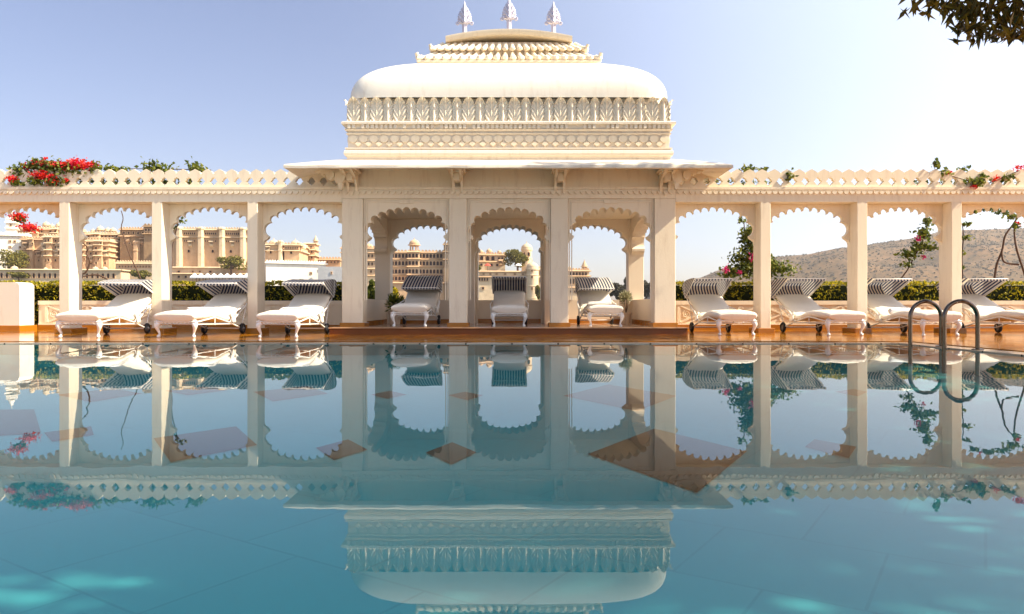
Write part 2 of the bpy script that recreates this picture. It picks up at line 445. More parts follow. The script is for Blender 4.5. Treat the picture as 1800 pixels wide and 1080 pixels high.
tag(b.build('scrub',leaf_mat('dry_scrub_leaves',[(.035,.032,.016),(.06,.048,.022),(.095,.065,.034)],.1,.8)),kind='stuff')

# ------------------------------------------------------------------ arcade and pavilion
def arc3(a,mid,c,n):
    """circular arc through three points"""
    ax,ay=a;bx,by=mid;cx_,cy_=c
    d=2*(ax*(by-cy_)+bx*(cy_-ay)+cx_*(ay-by))
    if abs(d)<1e-9: return [a,mid,c]
    ux=((ax*ax+ay*ay)*(by-cy_)+(bx*bx+by*by)*(cy_-ay)+(cx_*cx_+cy_*cy_)*(ay-by))/d
    uy=((ax*ax+ay*ay)*(cx_-bx)+(bx*bx+by*by)*(ax-cx_)+(cx_*cx_+cy_*cy_)*(bx-ax))/d
    R=sqrt((ax-ux)**2+(ay-uy)**2)
    t0=atan2(ay-uy,ax-ux);tm=atan2(by-uy,bx-ux);t1=atan2(cy_-uy,cx_-ux)
    while tm>t0: tm-=2*pi
    while t1>tm: t1-=2*pi
    return [(ux+R*cos(t0+(t1-t0)*k/n),uy+R*sin(t0+(t1-t0)*k/n)) for k in range(n+1)]
def arch_open(w, zs=1.66, zt=1.81, z1=1.93, za=2.345, N=11, seg=7, lob=.082):
    """scalloped opening outline from bottom left over the top to bottom right; w is half the clear width"""
    tip=(-w+.105,zt)
    left=[(-w,zs),(-w+.012,zs+.045),(-w+.045,zs+.075),(-w+.085,zs+.10),(-w+.103,zs+.125),tip]
    a=w-.085; bb=za-z1-lob+.01
    def env(t,o=0):
        c,s_=cos(t),sin(t)
        return (math.copysign(abs(c)**(1.04),c)*(a+o), z1+ (abs(s_)**(1.04))*(bb+o))
    # equal arc length cusps
    ts=[pi-pi*k/400 for k in range(401)]; L=[0]
    for k in range(400):
        p,q=env(ts[k]),env(ts[k+1]); L.append(L[-1]+sqrt((p[0]-q[0])**2+(p[1]-q[1])**2))
    def at(l):
        for k in range(400):
            if L[k+1]>=l: return ts[k]+(ts[k+1]-ts[k])*(l-L[k])/(L[k+1]-L[k])
        return 0
    cus=[];mids=[]
    for k in range(N+1): cus.append(env(at(L[-1]*k/N)))
    for k in range(N): mids.append(env(at(L[-1]*(k+.5)/N),lob))
    pts=left[:-1]
    cus[0]=tip; cus[-1]=(-tip[0],tip[1])
    for k in range(N):
        m_=mids[k]
        if k==0: m_=(-w+.022,z1+.03)
        if k==N-1: m_=(w-.022,z1+.03)
        ar=arc3(cus[k],m_,cus[k+1],seg+(3 if k in(0,N-1) else 0))
        pts+=ar[:-1]
    pts+=[(-p[0],p[1]) for p in reversed(left)]
    return pts
def arch_panel(mb,xc,w,ztop,y0,y1,axis='y',**k):
    op=arch_open(w,**k)
    poly=[(xc+p[0],p[1]) for p in op]+[(xc+w,ztop),(xc-w,ztop)]
    mb.prism(poly,y0,y1,axis=axis)

YC=13.2
CX=-.06
PL,PR=CX-3.02,CX+3.02
colL=[-13.2,-11.5,-9.81,-8.105,-6.43,-4.70]; colR=[4.59,6.34,8.05,9.76,11.5,13.2]
CW=.092
def column(parent,x0,x1,y0,y1,z0,z1,zb):
    mb=MB(); mb.cbox(x0,x1,y0,y1,z0,z1,.008)
    c=mb.build('column',M['plaster'],parent)
    mb=MB(); mb.cbox(x0-.05,x1+.05,y0-.05,y1+.06,z0-.001,zb,.008); mb.build('base_block',M['deck_block'],c)
    return c
def beads(mb,x0,x1,y,z,pitch=.107,r=.034):
    n=int((x1-x0)/pitch); p=(x1-x0)/n
    for i in range(n):
        xc=x0+p*(i+.5)
        poly=[(xc-r*1.25,z)]+[(xc-r*1.25*cos(t),z-r*1.15*sin(t)-.012) for t in [pi*k/6 for k in range(7)]]+[(xc+r*1.25,z)]
        mb.prism(poly,y-.034,y)
def parapet_poly(p):
    h=p/2
    # half merlon, notch above the pierced diamond, half merlon
    out=[(-h,0),(h,0),(h,.33),(h*.58,.304),(h*.24,.284),(h*.14,.270),(h*.11,.248),(0,.232)]
    out+=[(-h*.11,.248),(-h*.14,.270),(-h*.24,.284),(-h*.58,.304),(-h,.33)]
    hole=[(0,.022),(.022,.052),(.040,.060),(.048,.082),(.078,.108),(.050,.126),(.044,.155),(.022,.164),(0,.184)]
    hole=hole+[(-x,z) for x,z in reversed(hole[1:-1])]
    return out,hole
def parapet(mb,x0,x1,y0,y1,z,zmax=None,pitch=.2225):
    n=max(1,round((x1-x0)/pitch)); p=(x1-x0)/n
    rr=random.Random(int(x0*10))
    for i in range(n):
        xc=x0+p*(i+.5); o,h=parapet_poly(p); j=rr.uniform(-.006,.006)
        o=[(xc+a,z+c+(j if 0<c and c<.3 else 0)) for a,c in o]; h=[(xc+a,z+c) for a,c in h]
        mb.prism(o,y0,y1,[h])
def arcade(label,cols,xa,xb):
    t=thing('arcade',label,'arcade',((xa+xb)/2,YC,.022))
    ox,oy=-(xa+xb)/2,-YC
    def T(mb): mb.T=Matrix.Translation((ox,oy,-.022)); return mb
    for x in cols:
        mb=T(MB()); mb.cbox(x-CW,x+CW,YC,YC+.40,.022,2.40,.007); c=mb.build('column',M['plaster'],t)
        mb=T(MB()); mb.cbox(x-CW-.06,x+CW+.06,YC-.05,YC+.47,.020,.115,.008); mb.build('base_block',M['deck_block'],c)
    ed=sorted(cols+[xa if xa>0 else xb])
    ed=sorted(cols)
    bays=[(a+CW,c-CW) for a,c in zip(ed,ed[1:])]
    if xa>0: bays.insert(0,(xa,cols[0]-CW))
    else: bays.append((cols[-1]+CW,xb))
    for a,c in bays:
        mb=T(MB()); arch_panel(mb,(a+c)/2,(c-a)/2-.002,2.397,YC+.29,YC+.395)
        mb.build('arch_panel',M['plaster'],t)
    mb=T(MB())
    mb.box(xa,xb,YC,YC+.40,2.40,2.62); mb.box(xa,xb,YC-.03,YC+.43,2.62,2.668)
    mb.box(xa,xb,YC-.012,YC+.1,2.588,2.619)
    mb.build('entablature',M['plaster'],t)
    mb=T(MB()); beads(mb,xa+.02,xb-.02,YC-.001,2.586); mb.build('bead_moulding',M['plaster'],t)
    mb=T(MB()); parapet(mb,xa,xb,YC+.02,YC+.105,2.669); mb.build('parapet',M['plaster'],t)
    return t
arcade('white colonnade of scalloped arches left of the domed pavilion, red flowers on its parapet',colL,-13.3,PL-.002)
arcade('white colonnade of scalloped arches right of the domed pavilion, hills showing through',colR,PR+.002,13.3)

PV=thing('pavilion','white domed poolside pavilion with three front arches and three finials','pavilion',(CX,14.75,.022))
def TP(mb=None):
    mb=mb or MB(); mb.T=Matrix.Translation((-CX,-14.75,-.022)); return mb
PZ=.125; YB=16.3
# plinth
mb=TP(); mb.cbox(PL-.06,PR+.06,12.52,17.1,.02,PZ,.012,0); pl=mb.build('plinth',M['riser'],PV)
mb=TP(); mb.cbox(PL-.075,PR+.075,12.50,12.9,PZ+.001,PZ+.018,.006); mb.build('step_edge',M['nosing'],pl)
mb=TP(); mb.box(PL,PR,12.9,17.05,PZ+.001,PZ+.006); mb.build('floor_paving',M['pavfloor'],pl)
# front and back columns
fx=[(PL,PL+.38),(CX-1.08,CX-.76),(CX+.76,CX+1.08),(PR-.38,PR)]
for k,(a,c) in enumerate(fx):
    mb=TP(); mb.cbox(a,c,YC,YC+.36,PZ,2.46,.008); co=mb.build('column',M['plaster'],PV)
    mb=TP(); mb.cbox(a-.035,c+.035,YC-.04,YC+.40,PZ,PZ+.088,.008); mb.build('base_block',M['deck_block'],co)
for k,(a,c) in enumerate(fx):
    mb=TP()
    mb.cbox(a+.02,c-.02,YB-.02,YB+.34,PZ,2.46,.008); co=mb.build('column',M['inner'],PV)
# front arch panels with double fillet frames and key tablet
gaps=[(fx[0][1],fx[1][0]),(fx[1][1],fx[2][0]),(fx[2][1],fx[3][0])]
for a,c in gaps:
    mb=TP(); arch_panel(mb,(a+c)/2,(c-a)/2-.002,2.458,YC+.05,YC+.33,zs=1.64,zt=1.79,z1=1.90,za=2.305)
    ap=mb.build('arch_panel',M['plaster'],PV)
    mb=TP()
    for k in (.012,.055):
        mb.box(a+k,c-k,YC+.032,YC+.049,2.452-k,2.462-k+.008)
        mb.box(a+k,a+k+.018,YC+.032,YC+.049,.62,2.448-k); mb.box(c-k-.018,c-k,YC+.032,YC+.049,.62,2.448-k)
    mb.box((a+c)/2-.125,(a+c)/2+.125,YC+.02,YC+.049,2.375,2.435)
    mb.build('panel_moulding',M['plaster'],ap)
for i,(a,c) in enumerate(gaps):
    mb=TP(); arch_panel(mb,(a+c)/2,(c-a)/2+.018,2.62,YB,YB+(.74 if i==1 else .30),zs=1.67,zt=1.82,z1=1.93,za=2.335)
    mb.build('arch_panel',M['inner'],PV)
    mb=TP(); mb.box(a-.01,c+.01,YB+.02+(.45 if i==1 else 0),YB+.28+(.45 if i==1 else 0),PZ+.005,.655)
    pw=mb.build('parapet_wall',M['inner'],PV)
    mb=TP(); mb.box(a-.012,c+.012,YB-.012+(.45 if i==1 else 0),YB+.019+(.45 if i==1 else 0),PZ+.006,PZ+.10); mb.build('skirting',M['deck_block'],pw)
    if i==1:
        for s_,xx in ((1,a),(-1,c)):
            mb=TP(); mb.box(min(xx-.02*s_,xx+.02*s_)-.02,max(xx-.02*s_,xx+.02*s_)+.02,YB+.34,YB+.74,PZ,2.6); mb.build('pilaster',M['inner'],PV)
# side arches and low side walls
for s_ in (-1,1):
    xo=PR-.30 if s_>0 else PL+.02
    ya,yb=YC+.36,YB-.02
    mb=TP(); 
    op=arch_open((yb-ya)/2,zs=1.62,zt=1.79,z1=1.90,za=2.33,N=15)
    ym=(ya+yb)/2
    mb.prism([(ym+p[0],p[1]) for p in op]+[(yb,2.458),(ya,2.458)],xo,xo+.28,axis='x')
    mb.build('arch_panel',M['inner'],PV)
    mb=TP(); mb.box(xo+.03,xo+.25,ya,yb,PZ+.005,.655); pw=mb.build('parapet_wall',M['inner'],PV)
    mb=TP(); xi=xo+.012 if s_>0 else xo+.252
    mb.box(xi-.001,xi+.016,ya,yb,PZ+.006,PZ+.10); mb.build('skirting',M['deck_block'],pw)
# entablature, ceiling, upper wall
mb=TP(); mb.rect_loft(CX,14.92,3.02,1.72,[(0,2.462),(0,2.585),(.012,2.588),(.012,2.62),(.03,2.622),(.03,2.668),(0,2.67)],True,True)
mb.build('entablature',M['plaster'],PV)
mb=TP(); beads(mb,PL+.02,PR-.02,YC-.001,2.586); mb.build('bead_moulding',M['plaster'],PV)
for a,c in fx:
    mb=TP(); mb.T=mb.T@Matrix.Translation(((a+c)/2,YC-.001,2.535))@Matrix.Rotation(pi/2,4,'X')
    mb.lathe([(.03,0),(.03,.012),(.018,.016),(.012,.028),(.004,.03)],12)
    mb.build('rosette',M['plaster'],PV)
mb=TP(); mb.rect_loft(CX,14.92,2.985,1.685,[(0,2.671),(0,3.06)],True,True); mb.build('upper_wall',M['plaster'],PV)
# eaves: a sloping slab with a worn edge
def eave():
    mb=TP(); r=random.Random(3)
    cx,cy=CX,14.92
    HX,HY=3.80,2.60; hx,hy=2.92,1.60
    rings=[]
    def ring(hx_,hy_,z,jit):
        pts=[]; n=44;m=30
        for i in range(n): pts.append((cx-hx_+2*hx_*i/n,cy-hy_))
        for i in range(m): pts.append((cx+hx_,cy-hy_+2*hy_*i/m))
        for i in range(n): pts.append((cx+hx_-2*hx_*i/n,cy+hy_))
        for i in range(m): pts.append((cx-hx_,cy+hy_-2*hy_*i/m))
        out=[]
        for k,(x,y) in enumerate(pts):
            j=mn.noise(Vector((x*2.1,y*2.1,z*7)))*jit
            out.append((x+j*.6,y+j*.6,z+j))
        return out
    rs=[ring(hx,hy,3.03,0),ring(HX-.03,HY-.03,2.835,.008),ring(HX,HY,2.85,.012),ring(HX,HY,2.895,.014),ring(HX-.02,HY-.02,2.918,.012),ring((hx+HX)/2,(hy+HY)/2,3.06,.012),ring(hx,hy,3.20,0)]
    n=len(rs[0]); vs=[p for q in rs for p in q]; fs=[]
    for k in range(len(rs)-1):
        for i in range(n):
            j=(i+1)%n; fs.append((k*n+i,k*n+j,k*n+n+j,k*n+n+i))
    mb.add(vs,fs); return mb.build('eaves',M['old_plaster'],PV,smooth=40)
eave()
# brackets
bp_=[(0,0),(0,.31),(.55,.31),(.56,.27),(.50,.235),(.45,.25),(.42,.215),(.365,.20),(.345,.225),(.30,.165),(.25,.165),(.235,.19),(.19,.12),(.15,.12),(.13,.06),(.095,.065),(.075,.0),(.05,-.045),(.02,-.05)]
def bracket(x,side=0):
    mb=TP()
    for dx in (-.075,.075):
        mb.prism([(YC+.015-o,2.63+z) for o,z in bp_],x+dx-.022,x+dx+.022,axis='x')
    mb.box(x-.05,x+.05,YC-.30,YC+.01,2.74,2.93)
    mb.box(x-.15,x+.15,YC-.5,YC+.01,2.905,2.945); mb.box(x-.12,x+.12,YC-.40,YC+.01,2.875,2.904)
    if side:
        pol=[(x+side*(.12+o*.9),2.63+z) for o,z in bp_]
        mb.prism(pol,YC-.30,YC-.19)
        mb.prism([(x+side*(.16+.09*cos(t)),2.80+.11*sin(t)) for t in [2*pi*k/14 for k in range(14)]],YC-.33,YC-.16)
        mb.prism([(x+side*(.33+.075*cos(t)),2.83+.08*sin(t)) for t in [2*pi*k/12 for k in range(12)]],YC-.34,YC-.15)
    mb.build('eave_bracket',M['plaster'],PV)
bracket(PL+.20,-1); bracket(CX-.92); bracket(CX+.92); bracket(PR-.20,1)
# drum
DY,DX,DYH=14.78,2.90,1.62
mb=TP(); mb.rect_loft(CX,DY,DX,DYH,[(0,3.12),(.02,3.205),(.055,3.225),(.065,3.26),(.055,3.31),(.02,3.335),(.045,3.345),(.045,3.365),(0,3.372),(0,3.60),(.02,3.605),(.035,3.625),(.01,3.63),(.01,3.665),(.035,3.67),(.055,3.69),(.055,3.70),(.03,3.702),(.03,3.775),(.10,3.78),(.10,3.815),(.06,3.835),(.0,3.84)])
dr=mb.build('drum',M['old_plaster'],PV)
mb=TP(); yf=DY-DYH
n=31; p=2*DX/n
for i in range(n):
    xc=CX-DX+p*(i+.5)
    mb.prism([(xc+.078*cos(t),3.525+.066*sin(t)) for t in [2*pi*k/18 for k in range(18)]],yf-.026,yf+.001)
    if i<n-1:
        xd=xc+p/2; mb.prism([(xd-.058,3.435),(xd,3.388),(xd+.058,3.435),(xd+.03,3.463),(xd,3.475),(xd-.03,3.463)],yf-.032,yf+.001)
for i in range(int(2*DYH/p)):
    yc=DY-DYH+p*(i+.5)
    for xs in (CX-DX-.013,CX+DX-.001):
        mb.prism([(yc+.078*cos(t),3.525+.066*sin(t)) for t in [2*pi*k/14 for k in range(14)]],xs,xs+.014,axis='x')
mb.build('relief_band',M['plaster'],dr)
mb=TP(); r=random.Random(8)
k=0; x=CX-DX
while x<CX+DX:
    if r.random()>.12: mb.box(x+.01,x+.062,yf-.075-r.uniform(0,.015),yf-.03,3.705,3.775)
    x+=.083
mb.box(CX-DX-.01,CX+DX+.01,yf-.045,yf-.031,3.706,3.774); mb.build('dentil_moulding',M['old_plaster'],dr)
# acanthus frieze
def acanthus(mb,T,w,h,kind):
    def f(u,v):
        U=u*2-1; A=abs(U)
        wid=w*(1-.06*max(0,(v-.60)/.40)**2)
        x_=U*wid*(1-.10*abs(sin(v*pi*6))*(A>.9)); z_=v*h*(1-.30*A**2.6*max(0,v-.45)/.55)
        ph=v*4.2-A*1.9
        rib=.022*sin(2*pi*ph)*min(1,A*2.5)*(1-.5*v)
        if kind: out=.030+.030*(1-A)+rib*.8+.050*math.exp(-(U/.16)**2)*(1-.4*v)
        else: out=.055-.045*math.exp(-(U/.30)**2)*(1-v)+rib+.060*math.exp(-(U/.09)**2)*(.4+.6*v)
        out*=.72
        if v>.74: c_=(v-.74)/.26; out+=.06*c_**1.4*(1-.45*A*A); z_-=.035*c_*c_
        return T@Vector((x_,-out,z_))
    mb.grid(f,18,26)
def bud(mb,T,h):
    pr=[(.0,0),(.03,.02),(.036,.09),(.022,.17),(.012,.24),(.02,.3),(.042,.36),(.03,.41),(.006,h)]
    vs=[];fs=[];n=8
    for k,(r_,z_) in enumerate(pr):
        for i in range(n):
            a=2*pi*i/n; vs.append(T@Vector((r_*cos(a),-.075-.05*(z_/h)**3+r_*sin(a)*.9,z_)))
    for k in range(len(pr)-1):
        for i in range(n): j=(i+1)%n; fs.append((k*n+i,k*n+j,k*n+n+j,k*n+n+i))
    mb.add(vs,fs)
mb=TP(); n=14; p=2*DX/n; z0=3.85
mb.rect_loft(CX,DY,DX-.05,DYH-.05,[(0,z0-.008),(0,4.27),(-.06,4.30)],True,False)
for i in range(2*n):
    xc=CX-DX+p*(i+.5)/2
    acanthus(mb,Matrix.Translation((xc,yf+.03+.012*(i%2),z0)),.118 if i%2==0 else .104,.45,i%2)
m_=16; q=2*DYH/m_
for s_ in (-1,1):
    for i in range(m_):
        yc=DY-DYH+q*(i+.5)
        acanthus(mb,Matrix.Translation((CX+s_*(DX-.03),yc,z0))@Matrix.Rotation(s_*pi/2,4,'Z'),.112,.45,i%2)
mb.build('acanthus_frieze',M['frieze'],dr,smooth=70)
# dome
def dome(u,v):
    q_=u*4; sd_=int(q_)%4; f_=q_-int(q_)          # even spacing along the four sides
    f_=-1+2*f_; a=(atan2(-1,f_),atan2(f_,1),atan2(1,-f_),atan2(-f_,-1))[sd_]; t=v*pi/2
    a=math.copysign(abs(a),a)
    ex=11.0
    fx_=math.copysign(abs(cos(a))**(2/ex),cos(a)); fy_=math.copysign(abs(sin(a))**(2/ex),sin(a))
    p_=2.6
    rr=max(0,cos(t))**(2/p_); zz=sin(t)**(2/p_) if t>0 else 0
    return (CX+fx_*rr*(DX+.045),DY+fy_*rr*(DYH+.045),4.27+zz*.94)
mb=TP(); mb.grid(dome,240,40); do=mb.build('dome',M['roof'],PV,smooth=180)
# crest of barrel tiles
mb=TP()
mb.rect_loft(CX,DY,1.70,.80,[(-.3,5.0),(.06,5.18),(.06,5.215),(-.1,5.22),(-.28,5.32),(-.38,5.50),(-.42,5.68),(-.44,5.73)])
cr=mb.build('crest',M['plaster'],PV)
def crest_rows(ho,zo,hi,zi,pitch,r0,r1,flare,mb,bulb):
    HX,HY=1.70+ho,.80+ho; IX,IY=1.70+hi,.80+hi
    for side in range(4):
        Lh=HX if side%2==0 else HY
        n=round(2*Lh/pitch)
        for i in range(n+(1 if side%2==0 else 0)):
            f=-1+2*i/n
            if side==0: o=(f*HX,-HY); q=(f*IX,-IY)
            elif side==2: o=(f*HX,HY); q=(f*IX,IY)
            elif side==1: o=(HX,f*HY); q=(IX,f*IY)
            else: o=(-HX,f*HY); q=(-IX,f*IY)
            path=[];rad=[]
            for k in range(8):
                t=k/7; tt=t
                x=o[0]+(q[0]-o[0])*tt; y=o[1]+(q[1]-o[1])*tt
                z=zo+(zi-zo)*(t**1.35)
                if flare and t<.3: z+=.02*(1-t/.3)
                path.append((CX+x,DY+y,z)); rad.append((r0+(r1-r0)*t)*(1.25 if k==1 and bulb else (.75 if k==0 else 1)))
            if bulb:
                corner=abs(f)>.97 and side%2==0
                d_=Vector(path[0])-Vector(path[1]); d_.normalize()
                e_=Vector(path[0])+d_*.05+Vector((0,0,.10 if corner else .012)); path.insert(0,tuple(e_)); rad.insert(0,r0*.55)
            mb.tube(path,rad,8)
crest_rows(.03,5.235,-.30,5.47,.168,.062,.044,True,mb:=TP(),True); mb.build('barrel_tiles',M['plaster'],cr,smooth=60)
crest_rows(-.20,5.51,-.40,5.68,.140,.050,.042,False,mb:=TP(),True); mb.build('barrel_tiles',M['plaster'],cr,smooth=60)
# curved cap
mb=TP()
N_=24; vs=[];fs=[]
for i in range(N_+1):
    x=-1.24+2.48*i/N_; zc=.14*(1-(x/1.24)**2)
    for (y,z) in ((-.44,5.88),(-.50,5.885),(-.515,5.915),(-.53,5.945),(-.53,5.985),(-.30,6.0),(0,6.02),(.53,5.985),(.53,5.88),(.44,5.84)):
        vs.append((CX+x,DY+y,z+zc-.19))
K=10
for i in range(N_):
    for k in range(K): fs.append((i*K+k,i*K+(k+1)%K,(i+1)*K+(k+1)%K,(i+1)*K+k))
fs.append(tuple(range(K))); fs.append(tuple(reversed(range(N_*K,N_*K+K))))
mb.add(vs,fs); mb.build('cap',M['plaster'],cr,smooth=35)
# finials
def finial(x,z):
    mb=TP()
    prof=[(0,.06),(.20,.048),(.32,.052),(.365,.066),(.372,.118),(.39,.142),(.42,.148),(.435,.132),(.462,.150),(.485,.132),(.512,.144),(.535,.124),(.562,.132),(.585,.108),(.61,.110),(.635,.084),(.66,.080),(.69,.050),(.73,.030),(.82,.003)]
    for s_ in (-1,1):
        def f(u,v):
            k=v*(len(prof)-1); i=min(int(k),len(prof)-2); q_=k-i
            zz=(prof[i][0]+(prof[i+1][0]-prof[i][0])*q_)*1.0; w=prof[i][1]+(prof[i+1][1]-prof[i][1])*q_
            U=2*u-1; A=abs(U)
            rib=.016*sin(2*pi*(zz*9-A*1.6))*min(1,A*3)*(zz>.36)*min(1,w*9)
            out=(.062*w/.14 if zz<.36 else .050)*sqrt(max(0,1-A**2.2))+rib*(1-A**4)+.030*math.exp(-(U/.16)**2)*min(1,w*9)
            return (CX+x+U*w,DY+s_*(-out),z+zz)
        mb.grid(f,16,76)
    mb.tube([(CX+x,DY,z-.03),(CX+x,DY,z+.02)],[.10,.08],12)
    for s_ in (-1,1):
        mb.tube([(CX+x+s_*(.142+.024*cos(t)),DY-.012,z+.372+.026*sin(t)) for t in [2*pi*k/10 for k in range(10)]],.018,6,closed=True)
    mb.build('finial',M['silver'],PV,smooth=60)
finial(-.90,5.87); finial(0,5.96); finial(.90,5.87)

# ------------------------------------------------------------------ low carved wall, pier, hedges
YW=15.3
def carved_wall(label,x0,x1,phase):
    t=thing('garden_wall',label,'wall',((x0+x1)/2,YW,.022))
    T=Matrix.Translation((-(x0+x1)/2,-YW,-.022))
    mb=MB(); mb.T=T; mb.box(x0,x1,YW,YW+.2,.021,.62); mb.box(x0,x1,YW-.025,YW,.545,.63); mb.box(x0,x1,YW+.2,YW+.225,.545,.63)
    mb.box(x0,x1,YW-.02,YW,.125,.155)
    mb.build('wall_body',M['plaster'],t)
    mb=MB(); mb.T=T; mb.box(x0,x1,YW-.035,YW-.0005,.0225,.124); mb.build('skirting',M['deck_block'],t)
    mb=MB(); mb.T=T; P=.86; k=math.floor((x0-phase)/P)
    x=phase+k*P
    while x<x1:
        if x>=x0 and x+P<=x1:
            y=YW; a,c,z0_,z1_=x+.03,x+P-.03,.165,.535
            mb.box(x-.03,x+.03,y-.016,y-.001,z0_,z1_)
            # diagonal bars
            for (p,q) in (((a,z0_+.01),(c,z1_-.01)),((a,z1_-.01),(c,z0_+.01))):
                d=Vector((q[0]-p[0],q[1]-p[1])).normalized(); n_=Vector((-d.y,d.x))*.016
                yo=.0 if p[1]<q[1] else .002
                mb.prism([(p[0]+n_.x,p[1]+n_.y),(p[0]-n_.x,p[1]-n_.y),(q[0]-n_.x,q[1]-n_.y),(q[0]+n_.x,q[1]+n_.y)],y-.018-yo,y-.001)
            # spirals and petals in the four triangles
            for (sx,sz,R) in ((x+.16,.35,.10),(x+P-.16,.35,.10),(x+P/2,.46,.055),(x+P/2,.24,.055)):
                pth=[(sx+R*(1-t/16)*cos(t*.95),y-.006,sz+R*(1-t/16)*sin(t*.95)) for t in range(0,15)]
                mb.tube(pth,.011,5)
        x+=P
    mb.build('carved_relief',M['plaster'],t,smooth=50)
carved_wall('low carved white wall behind the sunbeds left of the pavilion',-9.93,PL-.1,-9.76)
carved_wall('low carved white wall behind the sunbeds right of the pavilion',PR+.1,13.0,3.5)
t=thing('masonry_pier','cracked white masonry pier at the far left end of the low wall','pier',(-10.6,14.8,.022))
mb=MB(); mb.T=Matrix.Translation((10.6,-14.8,-.022)); 
mb.prism([(-11.4,.125),(-9.96,.125),(-9.96,.93),(-9.99,.98),(-10.05,1.0),(-11.4,1.0)],14.75,15.2); mb.build('pier_body',M['roof'],t)
mb=MB(); mb.T=Matrix.Translation((10.6,-14.8,-.022)); mb.cbox(-11.44,-9.92,14.7,15.25,.021,.124,.01); mb.build('base_block',M['deck_block'],t)

def hedge(label,x0,x1,y0,y1,z0,z1,n,seed):
    r=random.Random(seed); lb=LB()
    t=thing('hedge',label,'hedge',((x0+x1)/2,(y0+y1)/2,z0))
    lb.T=Matrix.Translation((-(x0+x1)/2,-(y0+y1)/2,-z0))
    for k in range(n):
        x=r.uniform(x0,x1); f=r.random()
        top=z1-.01+.05*mn.noise(Vector((x*1.7,1,seed)))+.045*mn.noise(Vector((x*8,1,seed)))
        if f<.55: y=y0+abs(r.gauss(0,.05)); z=r.uniform(z0,top)
        elif f<.9: y=r.uniform(y0,y1); z=top-abs(r.gauss(0,.035))
        else: y=r.uniform(y0,y1); z=r.uniform(z0,top)
        y-=.07*mn.noise(Vector((x*5,z*6,seed)))
        if f<.55 and mn.noise(Vector((x*7,z*9,seed+5)))<-.22: continue
        d=Vector((r.gauss(0,1),-.6+r.gauss(0,.8),.6+r.gauss(0,.9)))
        lb.leaf((x,y,z),r.uniform(.045,.085),r.uniform(.022,.04),0,d=d,rnd=r)
    lb.build('foliage',M['hedge'],t)
    mb=MB(); mb.T=lb.T
    mb.box(x0+.02,x1-.02,y0+.10,y1-.10,z0,z1-.10); mb.build('twigs',M['hedge_core'],t)  # solid dark box filling the hedge behind its leaves
hedge('clipped yellow-green hedge along the wall behind the left colonnade',-11.6,-3.25,15.75,16.35,.0,1.06,11000,3)
hedge('clipped green hedge along the wall behind the right colonnade',3.45,12.8,15.75,16.35,.0,1.06,12000,4)

# ------------------------------------------------------------------ sunbeds
def padded(mb,path,hw,seed,n=20,ex=3.2,lump=.010):
    """cushion swept along (y, z, half thickness) with rounded cross-section"""
    vs=[];fs=[];N=len(path)
    for i,(y,z,t,wf) in enumerate(path):
        a=path[max(i-1,0)];c=path[min(i+1,N-1)]
        ty,tz=c[0]-a[0],c[1]-a[1]; L=sqrt(ty*ty+tz*tz) or 1; ny,nz=-tz/L,ty/L
        for k in range(n):
            A=2*pi*k/n
            u=math.copysign(abs(cos(A))**(2/ex),cos(A)); w=math.copysign(abs(sin(A))**(2/2.4),sin(A))
            x=u*hw*wf; o=w*t
            j=mn.noise(Vector((x*7,y*6+seed,o*6)))*lump+mn.noise(Vector((x*20,y*3,seed)))*lump*.6
            o+=j
            vs.append((x,y+ny*o,z+nz*o))
    for i in range(N-1):
        for k in range(n):
            j=(k+1)%n; fs.append((i*n+k,i*n+j,i*n+n+j,i*n+n+k))
    fs.append(tuple(range(n))); fs.append(tuple(range((N-1)*n,N*n)))
    mb.add(vs,fs)
def interp(pts,m=4):
    out=[]
    for i in range(len(pts)-1):
        p0=pts[max(i-1,0)];p1=pts[i];p2=pts[i+1];p3=pts[min(i+2,len(pts)-1)]
        for k in range(m):
            t=k/m
            out.append(tuple(.5*((2*b)+(-a+c)*t+(2*a-5*b+4*c-d)*t*t+(-a+3*b-3*c+d)*t**3) for a,b,c,d in zip(p0,p1,p2,p3)))
    out.append(tuple(pts[-1])); return out
